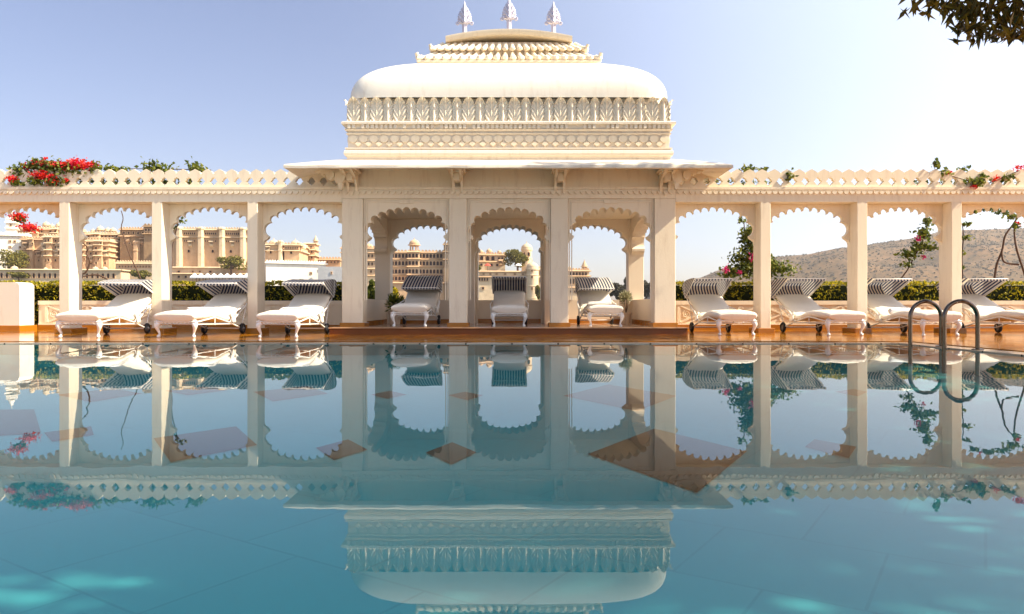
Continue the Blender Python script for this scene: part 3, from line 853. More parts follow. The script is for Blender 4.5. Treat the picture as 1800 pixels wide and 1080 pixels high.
def make_sunbed():
    t=thing('sunbed','x','sunbed')
    mb=MB()
    for s_ in (-1,1):
        x=.30*s_
        mb.tube([(x,0.0,.247),(x,.16,.247)],.014); mb.tube([(x,.14,.247),(x*1.03,.70,.305),(x*1.06,1.32,.205)],.013)
        mb.tube([(x,.05,.205),(x*1.05,1.32,.185)],.010)
        mb.tube([(x*1.03,.70,.30),(x*1.03,.70,.198)],.010)
        mb.tube([(x*1.06,1.30,.20),(x*1.08,1.75,.10)],.014); mb.tube([(x*1.06,1.30,.20),(x*1.08,2.28,.66)],.012)
        mb.tube([(x*1.07,1.75,.10),(x*1.07,2.0,.55)],.009)
    for y,z in ((0,.247),(.70,.19),(1.32,.19),(1.75,.095)): mb.tube([(-.325,y,z),(.325,y,z)],.012)
    mb.tube([(-.33,2.28,.66),(.33,2.28,.66)],.012)
    for k in range(9):
        a=-.24+.06*k; mb.tube([(a+.03*cos(q)*1,0.0,.228+.018*sin(q)) for q in [2*pi*j/8 for j in range(8)]],.005,5,closed=True)
    mb.build('frame',M['iron'],t,smooth=60)
    for s_ in (-1,1):
        mb=MB()
        P=interp([(.262*s_,.05,.262,.040),(.285*s_,.035,.225,.046),(.300*s_,.02,.185,.040),(.290*s_,.03,.13,.026),(.272*s_,.045,.075,.017),(.270*s_,.045,.045,.017),(.276*s_,.035,.026,.028),(.278*s_,.03,.010,.026),(.278*s_,.03,.0,.018)],3)
        mb.tube([p[:3] for p in P],[p[3] for p in P],10); mb.build('leg',M['iron'],t,smooth=60)
    for s_ in (-1,1):
        mb=MB(); mb.T=Matrix.Rotation(pi/2,4,'Y')
        mb.lathe([(.060,-.024),(.085,-.026),(.095,-.014),(.095,.014),(.085,.026),(.060,.024),(.060,-.024)],24,cap=False)
        w=mb.build('wheel',M['rubber'],t,smooth=40); w.location=(.345*s_,1.75,.095)
        mb=MB(); mb.T=Matrix.Rotation(pi/2,4,'Y'); mb.lathe([(.0601,-.012),(.0601,.012),(.03,.018),(.022,.034),(.0,.036)],16)
        if s_<0: mb.T=Matrix.Rotation(-pi/2,4,'Y')
        mb.build('hub',M['hub'],w,smooth=40)
    mb=MB(); padded(mb,interp([(-.055,.325,.030,.90),(-.045,.327,.055,.96),(-.01,.330,.075,1.0),(.20,.338,.082,1.01),(.45,.345,.082,1),(.70,.348,.078,1),(.90,.325,.072,1),(1.10,.288,.068,.99),(1.28,.272,.06,.98),(1.36,.272,.04,.95)],4),.325,1)
    mb.build('seat_cushion',M['cushion'],t,smooth=180)
    mb=MB(); padded(mb,interp([(1.30,.295,.035,.94),(1.36,.325,.062,.98),(1.60,.425,.070,1),(1.90,.558,.068,1),(2.12,.656,.060,1.0),(2.20,.692,.035,.97)],4),.33,7)
    mb.build('back_cushion',M['cushion'],t,smooth=180)
    for s_ in (-1,1):
        mb=MB(); P=interp([(.33*s_,1.26,.22),(.375*s_,1.32,.36),(.385*s_,1.45,.43),(.37*s_,1.62,.455),(.345*s_,1.80,.50)],4); mb.tube(P,.011,8)
        mb.tube([(.385*s_,1.36+.028*cos(q),.345+.028*sin(q)) for q in [2*pi*j/10 for j in range(10)]],.007,5,closed=True)
        mb.build('armrest',M['iron'],t,smooth=60)
    # gathered cloth ties at the hip
    for s_ in (-1,1):
        mb=MB(); a=.33*s_
        for k in range(5):
            mb.tube([(a-.01*s_,1.31+.004*k,.375),(a,1.30+.012*k,.36),(a+.03*s_,1.28+.02*k,.30),(a+.045*s_,1.26+.03*k,.22-.01*(k%2))],[.014,.016,.019,.008],6)
        mb.tube([(a+.004*s_,1.27,.345),(a+.012*s_,1.33,.352),(a+.004*s_,1.39,.345)],.012,6)
        mb.build('cushion_tie',M['cushion'],t,smooth=60)
    # striped hood, origin at its hinge
    hy,hz=2.25,.665; st=.057; HW=.352
    prof=[(1.45,.902),(1.447,.957),(1.62,.975),(1.85,.988),(2.1,.993),(2.32,.985),(2.46,.962),(2.535,.915),(2.52,.85),(2.42,.74),(2.30,.655)]
    rp=[(y-hy,z-hz) for y,z in prof]
    mb=LB(); nx=30
    def strip(u,v):
        k=v*(len(rp)-1); i=min(int(k),len(rp)-2); f=k-i
        y=rp[i][0]+(rp[i+1][0]-rp[i][0])*f; z=rp[i][1]+(rp[i+1][1]-rp[i][1])*f
        sag=-.012*(1-(2*u-1)**2)*(1 if i>=1 and i<6 else 0)
        sc=.010*abs(sin(u*pi*12)) if v==0 else 0
        return ((2*u-1)*HW,y,z+sag+sc)
    mb.grid(strip,nx,(len(rp)-1)*2,0,lambda u,v:((2*u-1)*HW/st+.25,v))
    d0=Vector((rp[1][0]-0,rp[1][1]-0)).normalized(); nn=Vector((d0.y,-d0.x))
    for s_ in (-1,1):
        pts=[(s_*HW,y,z) for y,z in rp[1:]]; hub_=(s_*(HW-.008),0,-.01)
        def uvp(p): q=Vector((p[1],p[2])); return (q.dot(nn)/st+.1,0)
        for a,c in zip(pts,pts[1:]):
            mb.add([hub_,a,c],[(0,1,2)],0,[uvp(hub_),uvp(a),uvp(c)])
    can=mb.build('canopy',M['stripe'],t); can.location=(0,hy,hz)
    mb=MB()
    for pt in (rp[1],rp[5]):
        z_=pt[1]-.012
        mb.tube([(-HW-.004,0,-.012),(-HW-.004,pt[0]*.97,z_*.97),(-HW+.03,pt[0],z_),(HW-.03,pt[0],z_),(HW+.004,pt[0]*.97,z_*.97),(HW+.004,0,-.012)],.008,6)
    mb.build('canopy_frame',M['iron'],can,smooth=60)
    return t
bed=make_sunbed(); first=True
beds=[(-6.66,11.2,.022,.10,'white sunbed with raised striped hood, leftmost one under the left colonnade',4),
 (-5.20,11.26,.022,-.03,'white sunbed with raised striped hood, middle one of the three left of the pavilion',4),
 (-3.60,11.2,.022,.02,'shaded white sunbed with raised striped hood, just left of the pavilion step',4),
 (-1.81,12.86,.148,.0,'white sunbed with lowered striped hood, beside the dark potted bush in the pavilion',15),
 (-.055,13.38,.13,0,'white sunbed with dark raised hood, seen head-on under the middle pavilion arch',-3),
 (1.72,13.36,.13,.0,'white sunbed with lowered sunlit hood, beside the pale potted plant in the pavilion',14),
 (3.72,12.05,.022,-.015,'white sunbed with raised striped hood, just right of the pavilion step',-4),
 (5.52,12.05,.022,.03,'white sunbed with raised striped hood, second to the right of the pavilion',-4),
 (6.98,11.85,.022,.01,'white sunbed with raised striped hood, partly behind the steel pool handrails',-3),
 (8.65,11.8,.022,-.02,'white sunbed cut off by the right edge, beyond the steel pool handrails',-3)]
B=[]
for (x,y,z,rz,lab,hood) in beds:
    o=bed if first else copy_tree(bed); first=False; B.append(o)
    o.location=(x,y,z); o.rotation_euler=(0,0,rz); tag(o,lab,'sunbed','sunbeds along the pool terrace')
    for ch in o.children:
        if ch.name.startswith('canopy') and not ch.name.startswith('canopy_frame'): ch.rotation_euler=(radians(hood),0,0)
# towels
def towel(name,label,x,y,z,roll=False,w=.25,rz=0):
    t=MB()
    if roll:
        t.tube([(-w,0,.055),(-w+.02,0,.055),(w-.02,0,.055),(w,0,.055)],[.045,.056,.056,.045],16)
        for s_ in (-1,1): t.tube([(s_*(w+.002),.035*(1-k/20)*cos(k*.8),.055+.035*(1-k/20)*sin(k*.8)) for k in range(18)],.006,5)
    else:
        for k in range(3):
            padded(t,interp([(.92+.012*k,.425+.028*k-.0,.006,.95),(.94,.424+.028*k,.013,1),(1.08,.388+.028*k,.013,1),(1.26,.351+.028*k,.013,1),(1.29,.347+.028*k,.006,.96)],3),w-.008*k,k,14,5,.003)
    o=t.build(name,M['towel'],None,smooth=70); o.location=(x,y,z); o.rotation_euler=(0,0,rz); return tag(o,label,'towel','towels on the sunbeds')
towel('folded_towel','white folded towel on the leftmost sunbed',-6.66,11.2,.002,rz=.10)
towel('folded_towel','white folded towel on the middle sunbed left of the pavilion',-5.20,11.26,.002)
towel('folded_towel','white folded towel on the shaded sunbed by the pavilion step',-3.60,11.2,.002)
towel('folded_towel','white folded towel added at the sun patch on the sunbed beside the pale potted plant',1.72,13.36,.11)  # added cloth, its white takes the place of a patch of sun
towel('rolled_towel','white rolled towel on the sunbed behind the steel handrails',6.98,12.97,.37,True,.27)

# ------------------------------------------------------------------ handrails
for (x0,x1,d,lab) in ((4.915,5.295,9.0,'steel pool handrail loop, farther of the pair'),(4.90,5.28,8.27,'steel pool handrail loop, nearer of the pair')):
    t=thing('handrail',lab,'handrail',((x0+x1)/2,d,.012),0,'steel handrails at the pool edge')
    T=Matrix.Translation((-(x0+x1)/2,-d,-.012)); r=(x1-x0)/2; top=.565; xc=(x0+x1)/2
    mb=MB(); mb.T=T
    path=[(x0,d,-.36),(x0,d,-.1),(x0,d,.2)]+[(xc-r*cos(a),d,top-r+r*sin(a)) for a in [pi*k/24 for k in range(25)]]+[(x1,d,.2),(x1,d,.012)]
    mb.tube(path,.024,16); mb.build('rail',M['steel'],t,smooth=60)
    mb=MB(); mb.T=T; mb.lathe([(.062,0),(.062,.008),(.045,.014),(.028,.016),(.0,.016)],24,(x1,d,.0125)); mb.build('flange',M['steel'],t,smooth=40)

# ------------------------------------------------------------------ potted plants
def pot(label,x,y,R,H,matl,seed,top,rad,n,extra=None):
    t=thing('potted_plant',label,'potted plant',(x,y,.131)); r=random.Random(seed)
    mb=MB(); mb.lathe([(R*.72,0),(R*.80,H*.3),(R*.95,H*.82),(R*1.06,H*.83),(R*1.08,H),(R*.95,H),(R*.92,H*.9),(0,H*.88)],24); mb.build('pot',matl,t,smooth=40)
    mb=MB()
    for k in range(5):
        a=r.uniform(0,6.3); mb.tube([(0,0,H*.85),(.03*cos(a),.03*sin(a),H*1.4),(.08*cos(a),.08*sin(a),top*.8)],[.009,.007,.004],6)
    mb.build('stem',M['bark'],t,smooth=60)
    lb=LB()
    for k in range(n):
        a=r.uniform(0,2*pi); e=r.gauss(.5,.5); d=Vector((cos(a)*cos(e),sin(a)*cos(e),sin(e)))
        p=Vector((0,0,top-rad*1.1))+Vector((d.x*rad,d.y*rad,d.z*rad*1.15))*r.uniform(.3,1)
        lb.leaf(p,r.uniform(.07,.12),r.uniform(.018,.03),0,d=d+Vector((0,0,.3)),rnd=r)
    lb.build('foliage',extra,t)
M['pale']=leaf_mat('variegated_leaves',[(.28,.26,.13),(.5,.45,.28),(.16,.18,.07),(.6,.55,.38)],.25)
pot('dark leafy bush in a brown pot in the left corner of the pavilion',-2.44,15.2,.14,.27,M['terracotta'],4,.66,.22,340,M['vine'])
pot('pale variegated plant in a cream pot in the right corner of the pavilion',2.46,15.75,.125,.25,M['terracotta'],5,.70,.15,320,M['pale'])

# ------------------------------------------------------------------ climbers and bougainvillea
def climber(label,name='climber',cat='climbing plant',stems=(),leaves=(),flowers=(),seed=1,lmat='vine',fmat='petal',rad=.013):
    """stems: list of pixel paths with distance; leaves / flowers: (px, py, d, rx, rz, n)"""
    allp=[px(x,y,d) for pth,d in stems for x,y in pth]+[px(c[0],c[1],c[2]) for c in leaves]+[px(c[0],c[1],c[2]) for c in flowers]
    cx=sum(p.x for p in allp)/len(allp); cy=sum(p.y for p in allp)/len(allp); cz=min(p.z for p in allp)
    t=thing(name,label,cat,(cx,cy,cz)); T=Matrix.Translation((-cx,-cy,-cz)); r=random.Random(seed)
    if stems:
        mb=MB(); mb.T=T
        for pth,d in stems:
            P=interp([tuple(px(x,y,d)+Vector((0,r.uniform(-.03,.03),0))) for x,y in pth],5)
            n=len(P); mb.tube(P,[rad*(.75+.4*(k/n if pth[0][1]<pth[-1][1] else 1-k/n)) for k in range(n)],7)
        mb.build('stem',M['bark'],t,smooth=60)
    if leaves:
        lb=LB(); lb.T=T
        for (x,y,d,rx,rz,n) in leaves:
            c=px(x,y,d)
            for k in range(int(n*1.55)):
                p=c+Vector((r.gauss(0,.46)*rx,r.gauss(0,.5)*min(rx,.16),r.gauss(0,.46)*rz)); lb.leaf(p,r.uniform(.055,.115),r.uniform(.04,.07),rnd=r)
        lb.build('foliage',M[lmat],t)
    if flowers:
        lb=LB(); lb.T=T
        for (x,y,d,rx,rz,n) in flowers:
            c=px(x,y,d)
            for k in range(int(n*2.6)):
                p=c+Vector((r.gauss(0,.45)*rx,r.gauss(0,.5)*min(rx,.12),r.gauss(0,.45)*rz)); lb.leaf(p,r.uniform(.035,.06),r.uniform(.03,.05),rnd=r)
        lb.build('blossom',M[fmat],t)
    return t
q=13.28
climber('red and pink bougainvillea spilling over the left parapet','bougainvillea','bougainvillea',
  stems=[([(150,318),(110,305),(60,310),(25,318)],q+.16)],
  leaves=[(40,300,q,.13,.14,60),(62,290,q,.12,.12,60),(80,296,q,.28,.14,150),(105,300,q,.2,.2,120),(62,318,q-.1,.12,.06,50),(95,318,q-.1,.14,.1,80),(28,322,q-.1,.1,.05,30),(130,300,q,.3,.1,90),(168,296,q,.10,.13,50),(25,298,q,.07,.07,16)],
  flowers=[(78,288,q,.18,.07,70),(48,293,q,.08,.06,24),(105,290,q,.16,.06,60),(135,288,q,.22,.10,150),(155,294,q,.16,.08,60),(120,296,q,.2,.06,50),(75,309,q-.12,.22,.07,120),(92,316,q-.12,.14,.10,50),(22,314,q-.12,.10,.06,34),(80,279,q,.04,.025,9),(163,288,q,.08,.06,24),(116,316,q-.12,.05,.04,6)],seed=3)
climber('thin green creeper along the left parapet, right of the red bougainvillea',stems=[([(180,297),(230,296),(300,297),(372,299)],q+.12)],
  leaves=[(205,297,q+.1,.28,.06,40),(190,297,q+.1,.1,.05,20),(270,291,q+.08,.2,.10,60),(285,297,q+.08,.3,.06,50),(340,292,q+.08,.13,.10,40),(355,298,q+.08,.15,.05,24)]+[(100+22*k,318,q+.2,.18,.12,26) for k in range(12)],seed=6,rad=.008)
climber('green creeper sprigs on the right parapet beside the pavilion eaves',stems=[([(1250,325),(1300,300),(1345,299)],q+.14)],
  leaves=[(1314,298,q+.05,.14,.07,40),(1342,297,q+.05,.09,.04,18),(1388,310,q-.06,.09,.10,30)]+[(1255+22*k,320,q+.2,.12,.10,16) for k in range(5)],seed=7,rad=.007)
climber('creeper with a few red flowers on the right parapet above the handrails',stems=[([(1640,285),(1650,300),(1700,318),(1725,326),(1790,300)],q-.06)],
  leaves=[(1646,288,q-.05,.07,.10,24),(1660,303,q-.05,.12,.06,24),(1715,320,q-.08,.22,.08,60),(1728,310,q-.05,.08,.1,24),(1768,313,q-.05,.14,.07,30),(1695,296,q,.1,.05,12)]+[(1600+22*k,320,q+.2,.13,.1,16) for k in range(9)],
  flowers=[(1712,328,q-.1,.10,.04,16),(1750,314,q-.1,.06,.05,12),(1790,294,q,.12,.05,14),(1668,303,q-.08,.05,.03,6)],seed=8,rad=.007)
climber('red bougainvillea sprig hanging in the leftmost arch','bougainvillea','bougainvillea',stems=[([(10,362),(28,378),(48,395),(60,405)],14.2)],
  leaves=[(36,386,14.2,.12,.06,26)],flowers=[(32,380,14.2,.15,.10,110),(52,400,14.2,.17,.09,120)],seed=9,rad=.006)
climber('twisting bare vine stem in the second arch from the left',stems=[([(144,425),(155,436),(152,444),(158,456),(155,468),(149,479),(139,483)],15.55),([(139,488),(163,483),(178,485),(196,495)],15.55)],seed=10,rad=.017)
climber('long thin bare stem slanting down the second arch from the left',stems=[([(213,370),(216,384),(213,401),(222,427),(230,450),(239,470),(248,490),(250,500)],15.6)],seed=12,rad=.012)
climber('bare stem with a leafy tip at the left side of the third arch',stems=[([(313,392),(308,410),(303,430),(301,448),(303,466),(298,480)],15.0)],leaves=[(317,388,15.0,.12,.09,18),(308,398,15.0,.06,.05,8)],seed=13,rad=.014)
climber('tall dark leafy bougainvillea with pink flowers behind the first arch right of the pavilion','bougainvillea','bougainvillea',
  stems=[([(1312,490),(1316,450),(1310,410),(1308,388)],15.7)],
  leaves=[(1318,470,15.7,.45,.28,330),(1320,440,15.7,.26,.40,320),(1316,415,15.7,.2,.26,200),(1305,388,15.7,.10,.06,22),(1285,478,15.7,.28,.12,120),(1300,452,15.7,.22,.2,100),(1370,472,15.7,.36,.16,180),(1352,468,15.7,.2,.22,120),(1318,405,15.5,.1,.08,40)],
  flowers=[(1323,450,15.4,.07,.10,16),(1277,473,15.4,.08,.08,16),(1300,478,15.4,.05,.05,8),(1333,444,15.4,.06,.1,10)],fmat='pink',seed=14)
climber('leaning dark-leaved vine with small pink flowers in the third arch right of the pavilion',
  stems=[([(1583,492),(1594,474),(1606,455),(1620,425),(1633,390)],15.4),([(1600,468),(1598,455)],15.4)],
  leaves=[(1632,388,15.4,.10,.10,40),(1626,410,15.4,.18,.16,80),(1618,432,15.4,.22,.14,90),(1600,446,15.4,.24,.12,80),(1638,436,15.4,.14,.08,30),(1595,465,15.4,.14,.06,26)],
  flowers=[(1612,420,15.3,.08,.06,12),(1622,450,15.3,.05,.05,8)],fmat='pink',seed=15)
climber('thin leafy vine beside the column behind the handrails',stems=[([(1692,495),(1691,450),(1693,420),(1692,396)],14.6)],leaves=[(1697,394,14.6,.12,.05,20),(1697,418,14.6,.10,.06,20),(1692,445,14.6,.04,.05,6),(1692,470,14.6,.04,.05,6)],seed=16,rad=.012)
climber('forked bare vine with leafy top in the rightmost arch',stems=[([(1748,492),(1753,465),(1763,440),(1766,415),(1781,395),(1792,378)],15.4),([(1806,495),(1796,470),(1786,440),(1783,415),(1784,395)],15.4),([(1760,440),(1765,460),(1790,465)],15.4)],
  leaves=[(1712,372,15.2,.10,.05,20),(1735,368,15.2,.18,.05,36),(1758,372,15.2,.16,.05,36),(1780,380,15.2,.14,.08,44),(1785,398,15.2,.08,.08,20)],flowers=[(1722,366,15.2,.05,.03,6),(1790,392,15.2,.06,.06,8)],seed=17,rad=.02)

# ------------------------------------------------------------------ the tree over the pool
t=thing('shade_tree','dark drooping mango branches hanging into the top right corner','tree',(9.6,1.5,.022)); r=random.Random(21)
T=Matrix.Translation((-9.6,-1.5,-.022))
mb=MB(); mb.T=T
mb.tube(interp([(9.6,1.5,.022),(9.5,1.6,1.2),(9.3,1.9,2.6),(9.1,2.2,4.2),(8.4,2.8,6.0),(7.6,3.6,7.6)],4),[.42-.013*k for k in range(21)],12)
for (a,c,e) in (((9.2,2.0,3.4),(7.8,4.2,5.0),(5.2,6.8,4.05)),((9.1,2.2,4.4),(6.5,3.0,6.8),(3.2,3.6,7.4)),((8.6,2.7,5.6),(7,6,7.5),(5.5,9.5,8.2)),((9.1,2.2,4.2),(9.5,5,6.5),(9.5,8,8.0)),((8.5,2.7,5.8),(6.3,1.4,7.4),(3.8,.6,8)),((7.6,4.5,4.95),(6.4,6.2,4.5),(4.3,7.2,3.75)),((7.8,4.2,5.0),(6.8,5.6,4.5),(6.3,7.0,3.7))):
    P=interp([a,c,e],6); mb.tube(P,[.13*(1-k/(len(P)+1))+.012 for k in range(len(P))],8)
mb.build('trunk',M['bark'],t,smooth=60)
lb=LB(); lb.T=T
def ok(p):
    k=p.z/sdir.z; gx,gy=p.x-sdir.x*k,p.y-sdir.y*k      # where its shade falls: the colonnade beds stand in the sun
    if p.y+.19*(p.z-5)>12.2: return False
    if (gx+1.2)**2/.22+(gy-2.35)**2/.05<1 and r.random()<.8: return False  # opening cut in the unseen crown so sun reaches the pool floor
    if gy>10.5 and (gx<-2.9 or gx>2.9): return False
    return p.z>.49+.43*p.y+.5 if abs(p.x)<.71*p.y+.4 else p.z>2.6
clumps=[]
for k in range(300):
    v=Vector((r.gauss(0,1),r.gauss(0,1),r.gauss(0,1))).normalized()*r.uniform(.3,1)
    clumps.append(Vector((7.5+v.x*6.2,5.0+v.y*7.2,7.7+v.z*2.0)))
for c in clumps:
    for k in range(165):
        p=c+Vector((r.gauss(0,.55),r.gauss(0,.55),r.gauss(0,.4)))
        if ok(p): lb.leaf(p,r.uniform(.24,.36),r.uniform(.09,.13),d=Vector((r.gauss(0,1),r.gauss(0,1),-.6+r.gauss(0,.5))),rnd=r)
# the drooping sprays seen in the corner
def spray(x,y,d,n,rx,rz):
    c=px(x,y,d)
    for k in range(int(n*.8)):
        g_=lambda q:max(-1.15*q,min(1.15*q,r.gauss(0,q)))
        p=c+Vector((g_(.5)*rx,g_(.5)*.25,g_(.45)*rz))
        lb.leaf(p,r.uniform(.12,.20),r.uniform(.035,.055),d=Vector((r.gauss(0,.8),r.gauss(0,.8),-1+r.gauss(0,.35))),rnd=r)
for a in ((1618,2,7.0,34,.16,.14),(1655,8,7.0,40,.16,.16),(1690,22,7,46,.16,.22),(1705,40,7,50,.18,.24),(1722,30,7,44,.2,.3),(1695,50,6.9,18,.12,.08),(1745,25,7,60,.22,.3),(1748,52,6.9,26,.14,.12),(1770,35,7,50,.2,.2),(1790,45,7,36,.16,.14),(1783,10,7,30,.2,.2),(1720,-10,7,90,.7,.15),(1830,30,7,60,.3,.3),(1850,-10,7,90,.5,.3),(1765,60,7,14,.12,.06)):
    spray(*a)
lb.build('crown',M['treeleaf'],t)
mb=MB(); mb.T=T
for pth in ([(1880,-60),(1800,-5),(1745,10),(1735,45)],[(1850,-40),(1760,-12),(1690,5),(1700,45)],[(1800,-20),(1700,-22),(1640,-10),(1612,8)],[(1860,-30),(1800,8),(1775,30),(1780,55)]):
    P=interp([tuple(px(x,y,7.0)) for x,y in pth],5); mb.tube(P,[.016-.0007*k for k in range(len(P))],6)
mb.build('twigs',M['bark'],t,smooth=60)

# ------------------------------------------------------------------ the city palace across the lake
GZ=-2.4
WM={}
def winmesh(w,h,arch,key='dark'):
    k=(round(w,1),round(h,1),arch)
    if k in WM: return WM[k]
    w,h=k[0],k[1]
    def outline(w_,h_,o):
        if arch:
            return [(-w_/2-o,-h_/2-o)]+[(-(w_/2+o)*cos(a),h_/2-w_*.45+(w_/2+o)*sin(a)) for a in [pi*i/8 for i in range(9)]]+[(w_/2+o,-h_/2-o)]
        return [(-w_/2-o,-h_/2-o),(-w_/2-o,h_/2+o),(w_/2+o,h_/2+o),(w_/2+o,-h_/2-o)]
    mb=MB()
    mb.prism(outline(w,h,0),-.05,.3,mi=1)
    mb.prism(outline(w,h,.22),-.28,.25,[outline(w,h,.0)],mi=0)
    o=mb.build('window_pattern',[M['sand'],M['opening_shade']]); me=o.data; bpy.data.objects.remove(o); WM[k]=me; return me
def bld(label,x0,x1,yt,d,mat,depth=12,floors=(),wins=(),domes=(),merlon=1.1,butt=(),name='palace_building',cat='palace building',trim=None,proud=(),rz=4,jh=()):
    k=d/F; X0,X1=(x0-900)*k,(x1-900)*k; Z=lambda y:.49+(540-y)*k
    zt=Z(yt); xc=(X0+X1)/2; trim=trim or mat
    t=thing(name,label,cat,(xc,d,GZ),radians(rz),'palace buildings across the lake')
    T=Matrix.Translation((-xc,-d,-GZ))
    mb=MB(); mb.T=T; mb.box(X0,X1,d,d+depth,GZ,zt); 
    for (a,c,yy) in proud: mb.box((a-900)*k,(c-900)*k,d-1.6,d-.01,GZ,Z(yy))
    mb.build('wall',mat,t)
    mb=MB(); mb.T=T
    for j,y in enumerate(floors):
        z=Z(y); mb.prism([(d-.95,z),(d-.85,z+.12),(d-.002,z+.42),(d-.002,z-.1)],X0-.4,X1+.4,axis='x')
        mb.box(X1+.002,X1+.8,d-.5,d+depth+.3,z-.1,z+.35)
        for (a,c,yy) in proud:
            mb.prism([(d-2.6,z+.05),(d-2.5,z+.2),(d-1.61,z+.5),(d-1.61,z)],(a-900)*k-.5,(c-900)*k+.5,axis='x')
    if floors: mb.build('cornice',trim,t)
    if merlon:
        mb=MB(); mb.T=T; n=max(2,int((X1-X0)/merlon)); p=(X1-X0)/n
        mb.box(X0-.15,X1+.15,d-.2,d+.35,zt,zt+.45)
        for i in range(n):
            a=X0+p*(i+.15); c=X0+p*(i+.85); mb.prism([(a,zt+.45),(a,zt+.85),((a+c)/2,zt+1.2),(c,zt+.85),(c,zt+.45)],d-.15,d+.3)
        n=max(2,int(depth/merlon)); p=depth/n
        mb.box(X1-.35,X1+.15,d+.36,d+depth,zt,zt+.45)
        for i in range(1,n):
            a=d+p*(i+.15); c=d+p*(i+.85); mb.prism([(a,zt+.45),(a,zt+.85),((a+c)/2,zt+1.2),(c,zt+.85),(c,zt+.45)],X1-.3,X1+.13,axis='x')
        mb.build('parapet',trim,t)
    for (a,c,yy) in butt:
        A,C=(a-900)*k,(c-900)*k; w=C-A; z1=Z(yy)
        mb=MB(); mb.T=T
        def oct(s,z): 
            m_=(A+C)/2; return [(m_-w/2*s,d-.01,z),(m_-w/2*s,d-w*.35*s,z),(m_-w*.25*s,d-w*.75*s,z),(m_+w*.25*s,d-w*.75*s,z),(m_+w/2*s,d-w*.35*s,z),(m_+w/2*s,d-.01,z)]
        lv=[(1.25,GZ),(1.08,GZ+(z1-GZ)*.45),(1.0,z1-4),(1.12,z1-3.8),(1.12,z1-3.3),(1.0,z1-3.2),(1.0,z1-.6),(1.18,z1-.4),(1.18,z1),(.9,z1+.5)]
        vs=[p for s,z in lv for p in oct(s,z)]; fs=[]
        for i in range(len(lv)-1):
            for j in range(5): fs.append((i*6+j,i*6+j+1,i*6+7+j,i*6+6+j))
        fs.append(tuple(range((len(lv)-1)*6,len(lv)*6)))
        mb.add(vs,fs); mb.build('buttress_tower',trim,t)
    for (x,y) in jh:                      # hanging balconies: bracketed box, small arches, curved roof
        X=(x-900)*k; z=Z(y); w=.62
        mb=MB(); mb.T=T
        mb.prism([(d-.02,z-1.5),(d-.25,z-1.3),(d-.75,z-.95),(d-.75,z-.2),(d-.02,z-.2)],X-w,X+w,axis='x')
        for a in (-w,-w*.33,w*.33,w): mb.box(X+a-.07,X+a+.07,d-.74,d-.6,z-.2,z+.75)
        mb.box(X-w+.05,X+w-.05,d-.35,d-.02,z-.2,z+.75,1)  # solid dark slab standing for the balcony's shaded inside
        mb.prism([(d-1.15,z+.70),(d-1.15,z+.82),(d-.7,z+1.15),(d-.4,z+1.35),(d-.02,z+1.45),(d-.02,z+.72)],X-w-.3,X+w+.3,axis='x')
        mb.build('balcony',[trim,M['opening_shade']],t)
    for row in wins:
        y,w,h,ar,xs=row[:5]
        me=winmesh(w*k,h*k,ar)
        for x in xs:
            fr=-1.6 if any(a<=x<=c for a,c,_ in proud) else 0
            put(me,'window',t,((x-900)*k-xc,fr,Z(y)-GZ))
    for (x,y,rp_,kind) in domes: chhatri(t,T,(x-900)*k,d+max(2.2,rp_*k*1.2),Z(y),rp_*k,kind,trim)
    return t
def chhatri(t,T,x,y,z,R,kind,mat):
    mb=MB(); mb.T=T
    if kind!='dome':
        H=R*1.25
        mb.lathe([(R*1.05,-.6),(R*1.05,.2),(R*.98,.25)],12,(x,y,z))
        for k in range(8):
            a=2*pi*(k+.5)/8; mb.box(x+R*.85*cos(a)-R*.11,x+R*.85*cos(a)+R*.11,y+R*.85*sin(a)-R*.11,y+R*.85*sin(a)+R*.11,z+.2,z+H)
        mb.lathe([(R*.9,H*.82),(R*1.02,H),(R*1.35,H+.02),(R*1.3,H+R*.14),(R*1.02,H+R*.2)],16,(x,y,z)); z0=z+H+R*.2
    else: 
        mb.lathe([(R*1.08,-.6),(R*1.08,R*.1),(R*.98,R*.12)],16,(x,y,z)); z0=z+R*.12
    dp=[(R*1.0,0),(R*1.04,R*.15),(R*1.0,R*.38),(R*.86,R*.62),(R*.6,R*.84),(R*.28,R*.96),(R*.12,R*1.02),(R*.09,R*1.15),(R*.05,R*1.3),(0,R*1.55)]
    if kind=='spire': dp=[(R*1.0,0),(R*.95,R*.3),(R*.7,R*.8),(R*.4,R*1.4),(R*.18,R*1.9),(R*.1,R*2.1),(0,R*2.6)]
    mb.lathe(dp,18,(x,y,z0)); mb.build('roof_pavilion' if kind!='dome' else 'dome',mat,t,smooth=40)
sa,br_,cr_,pw=M['sand'],M['brown'],M['cream'],M['pwhite']
R_=lambda a,c,s: [a+s*i for i in range(int((c-a)/s)+1)]
# first arch
bld('whitewashed fort block seen in the leftmost arch',-40,40,413,296,pw,10,[414],[(424,2,3,False,[15,22]),(434,2,2.5,False,[15,30])],merlon=1.0,rz=24)
bld('narrow white stepped tower rising behind the fort block in the leftmost arch',12,27,386,300,pw,7,[392,402],[(396,2,3,True,[19])],[(19.5,386,5,'spire')],name='palace_tower',cat='palace tower',rz=30)
bld('long tan block with few windows in the leftmost arch, right of the white fort',38,76,421,298,sa,9,[422,440],[(429,2.6,3,True,[52,61]),(447,2,2.6,False,[40,48,62]),(458,2,3,False,[44,56,68])],proud=[(55,61,422)],jh=[(46,432),(68,447)])
bld('five-storey tan block beside the second column from the left',76,120,417,294,sa,10,[418,429,441,451],[(423.5,3,4,False,[82,90,98,106]),(435,3,4,False,[82,98,106,113]),(446,3,4,False,[82,98,106]),(458,3,4,False,[82,90,98,106])],trim=cr_,proud=[(85,94,419),(109,118,419)],jh=[(79,435),(100,446),(103,435)])
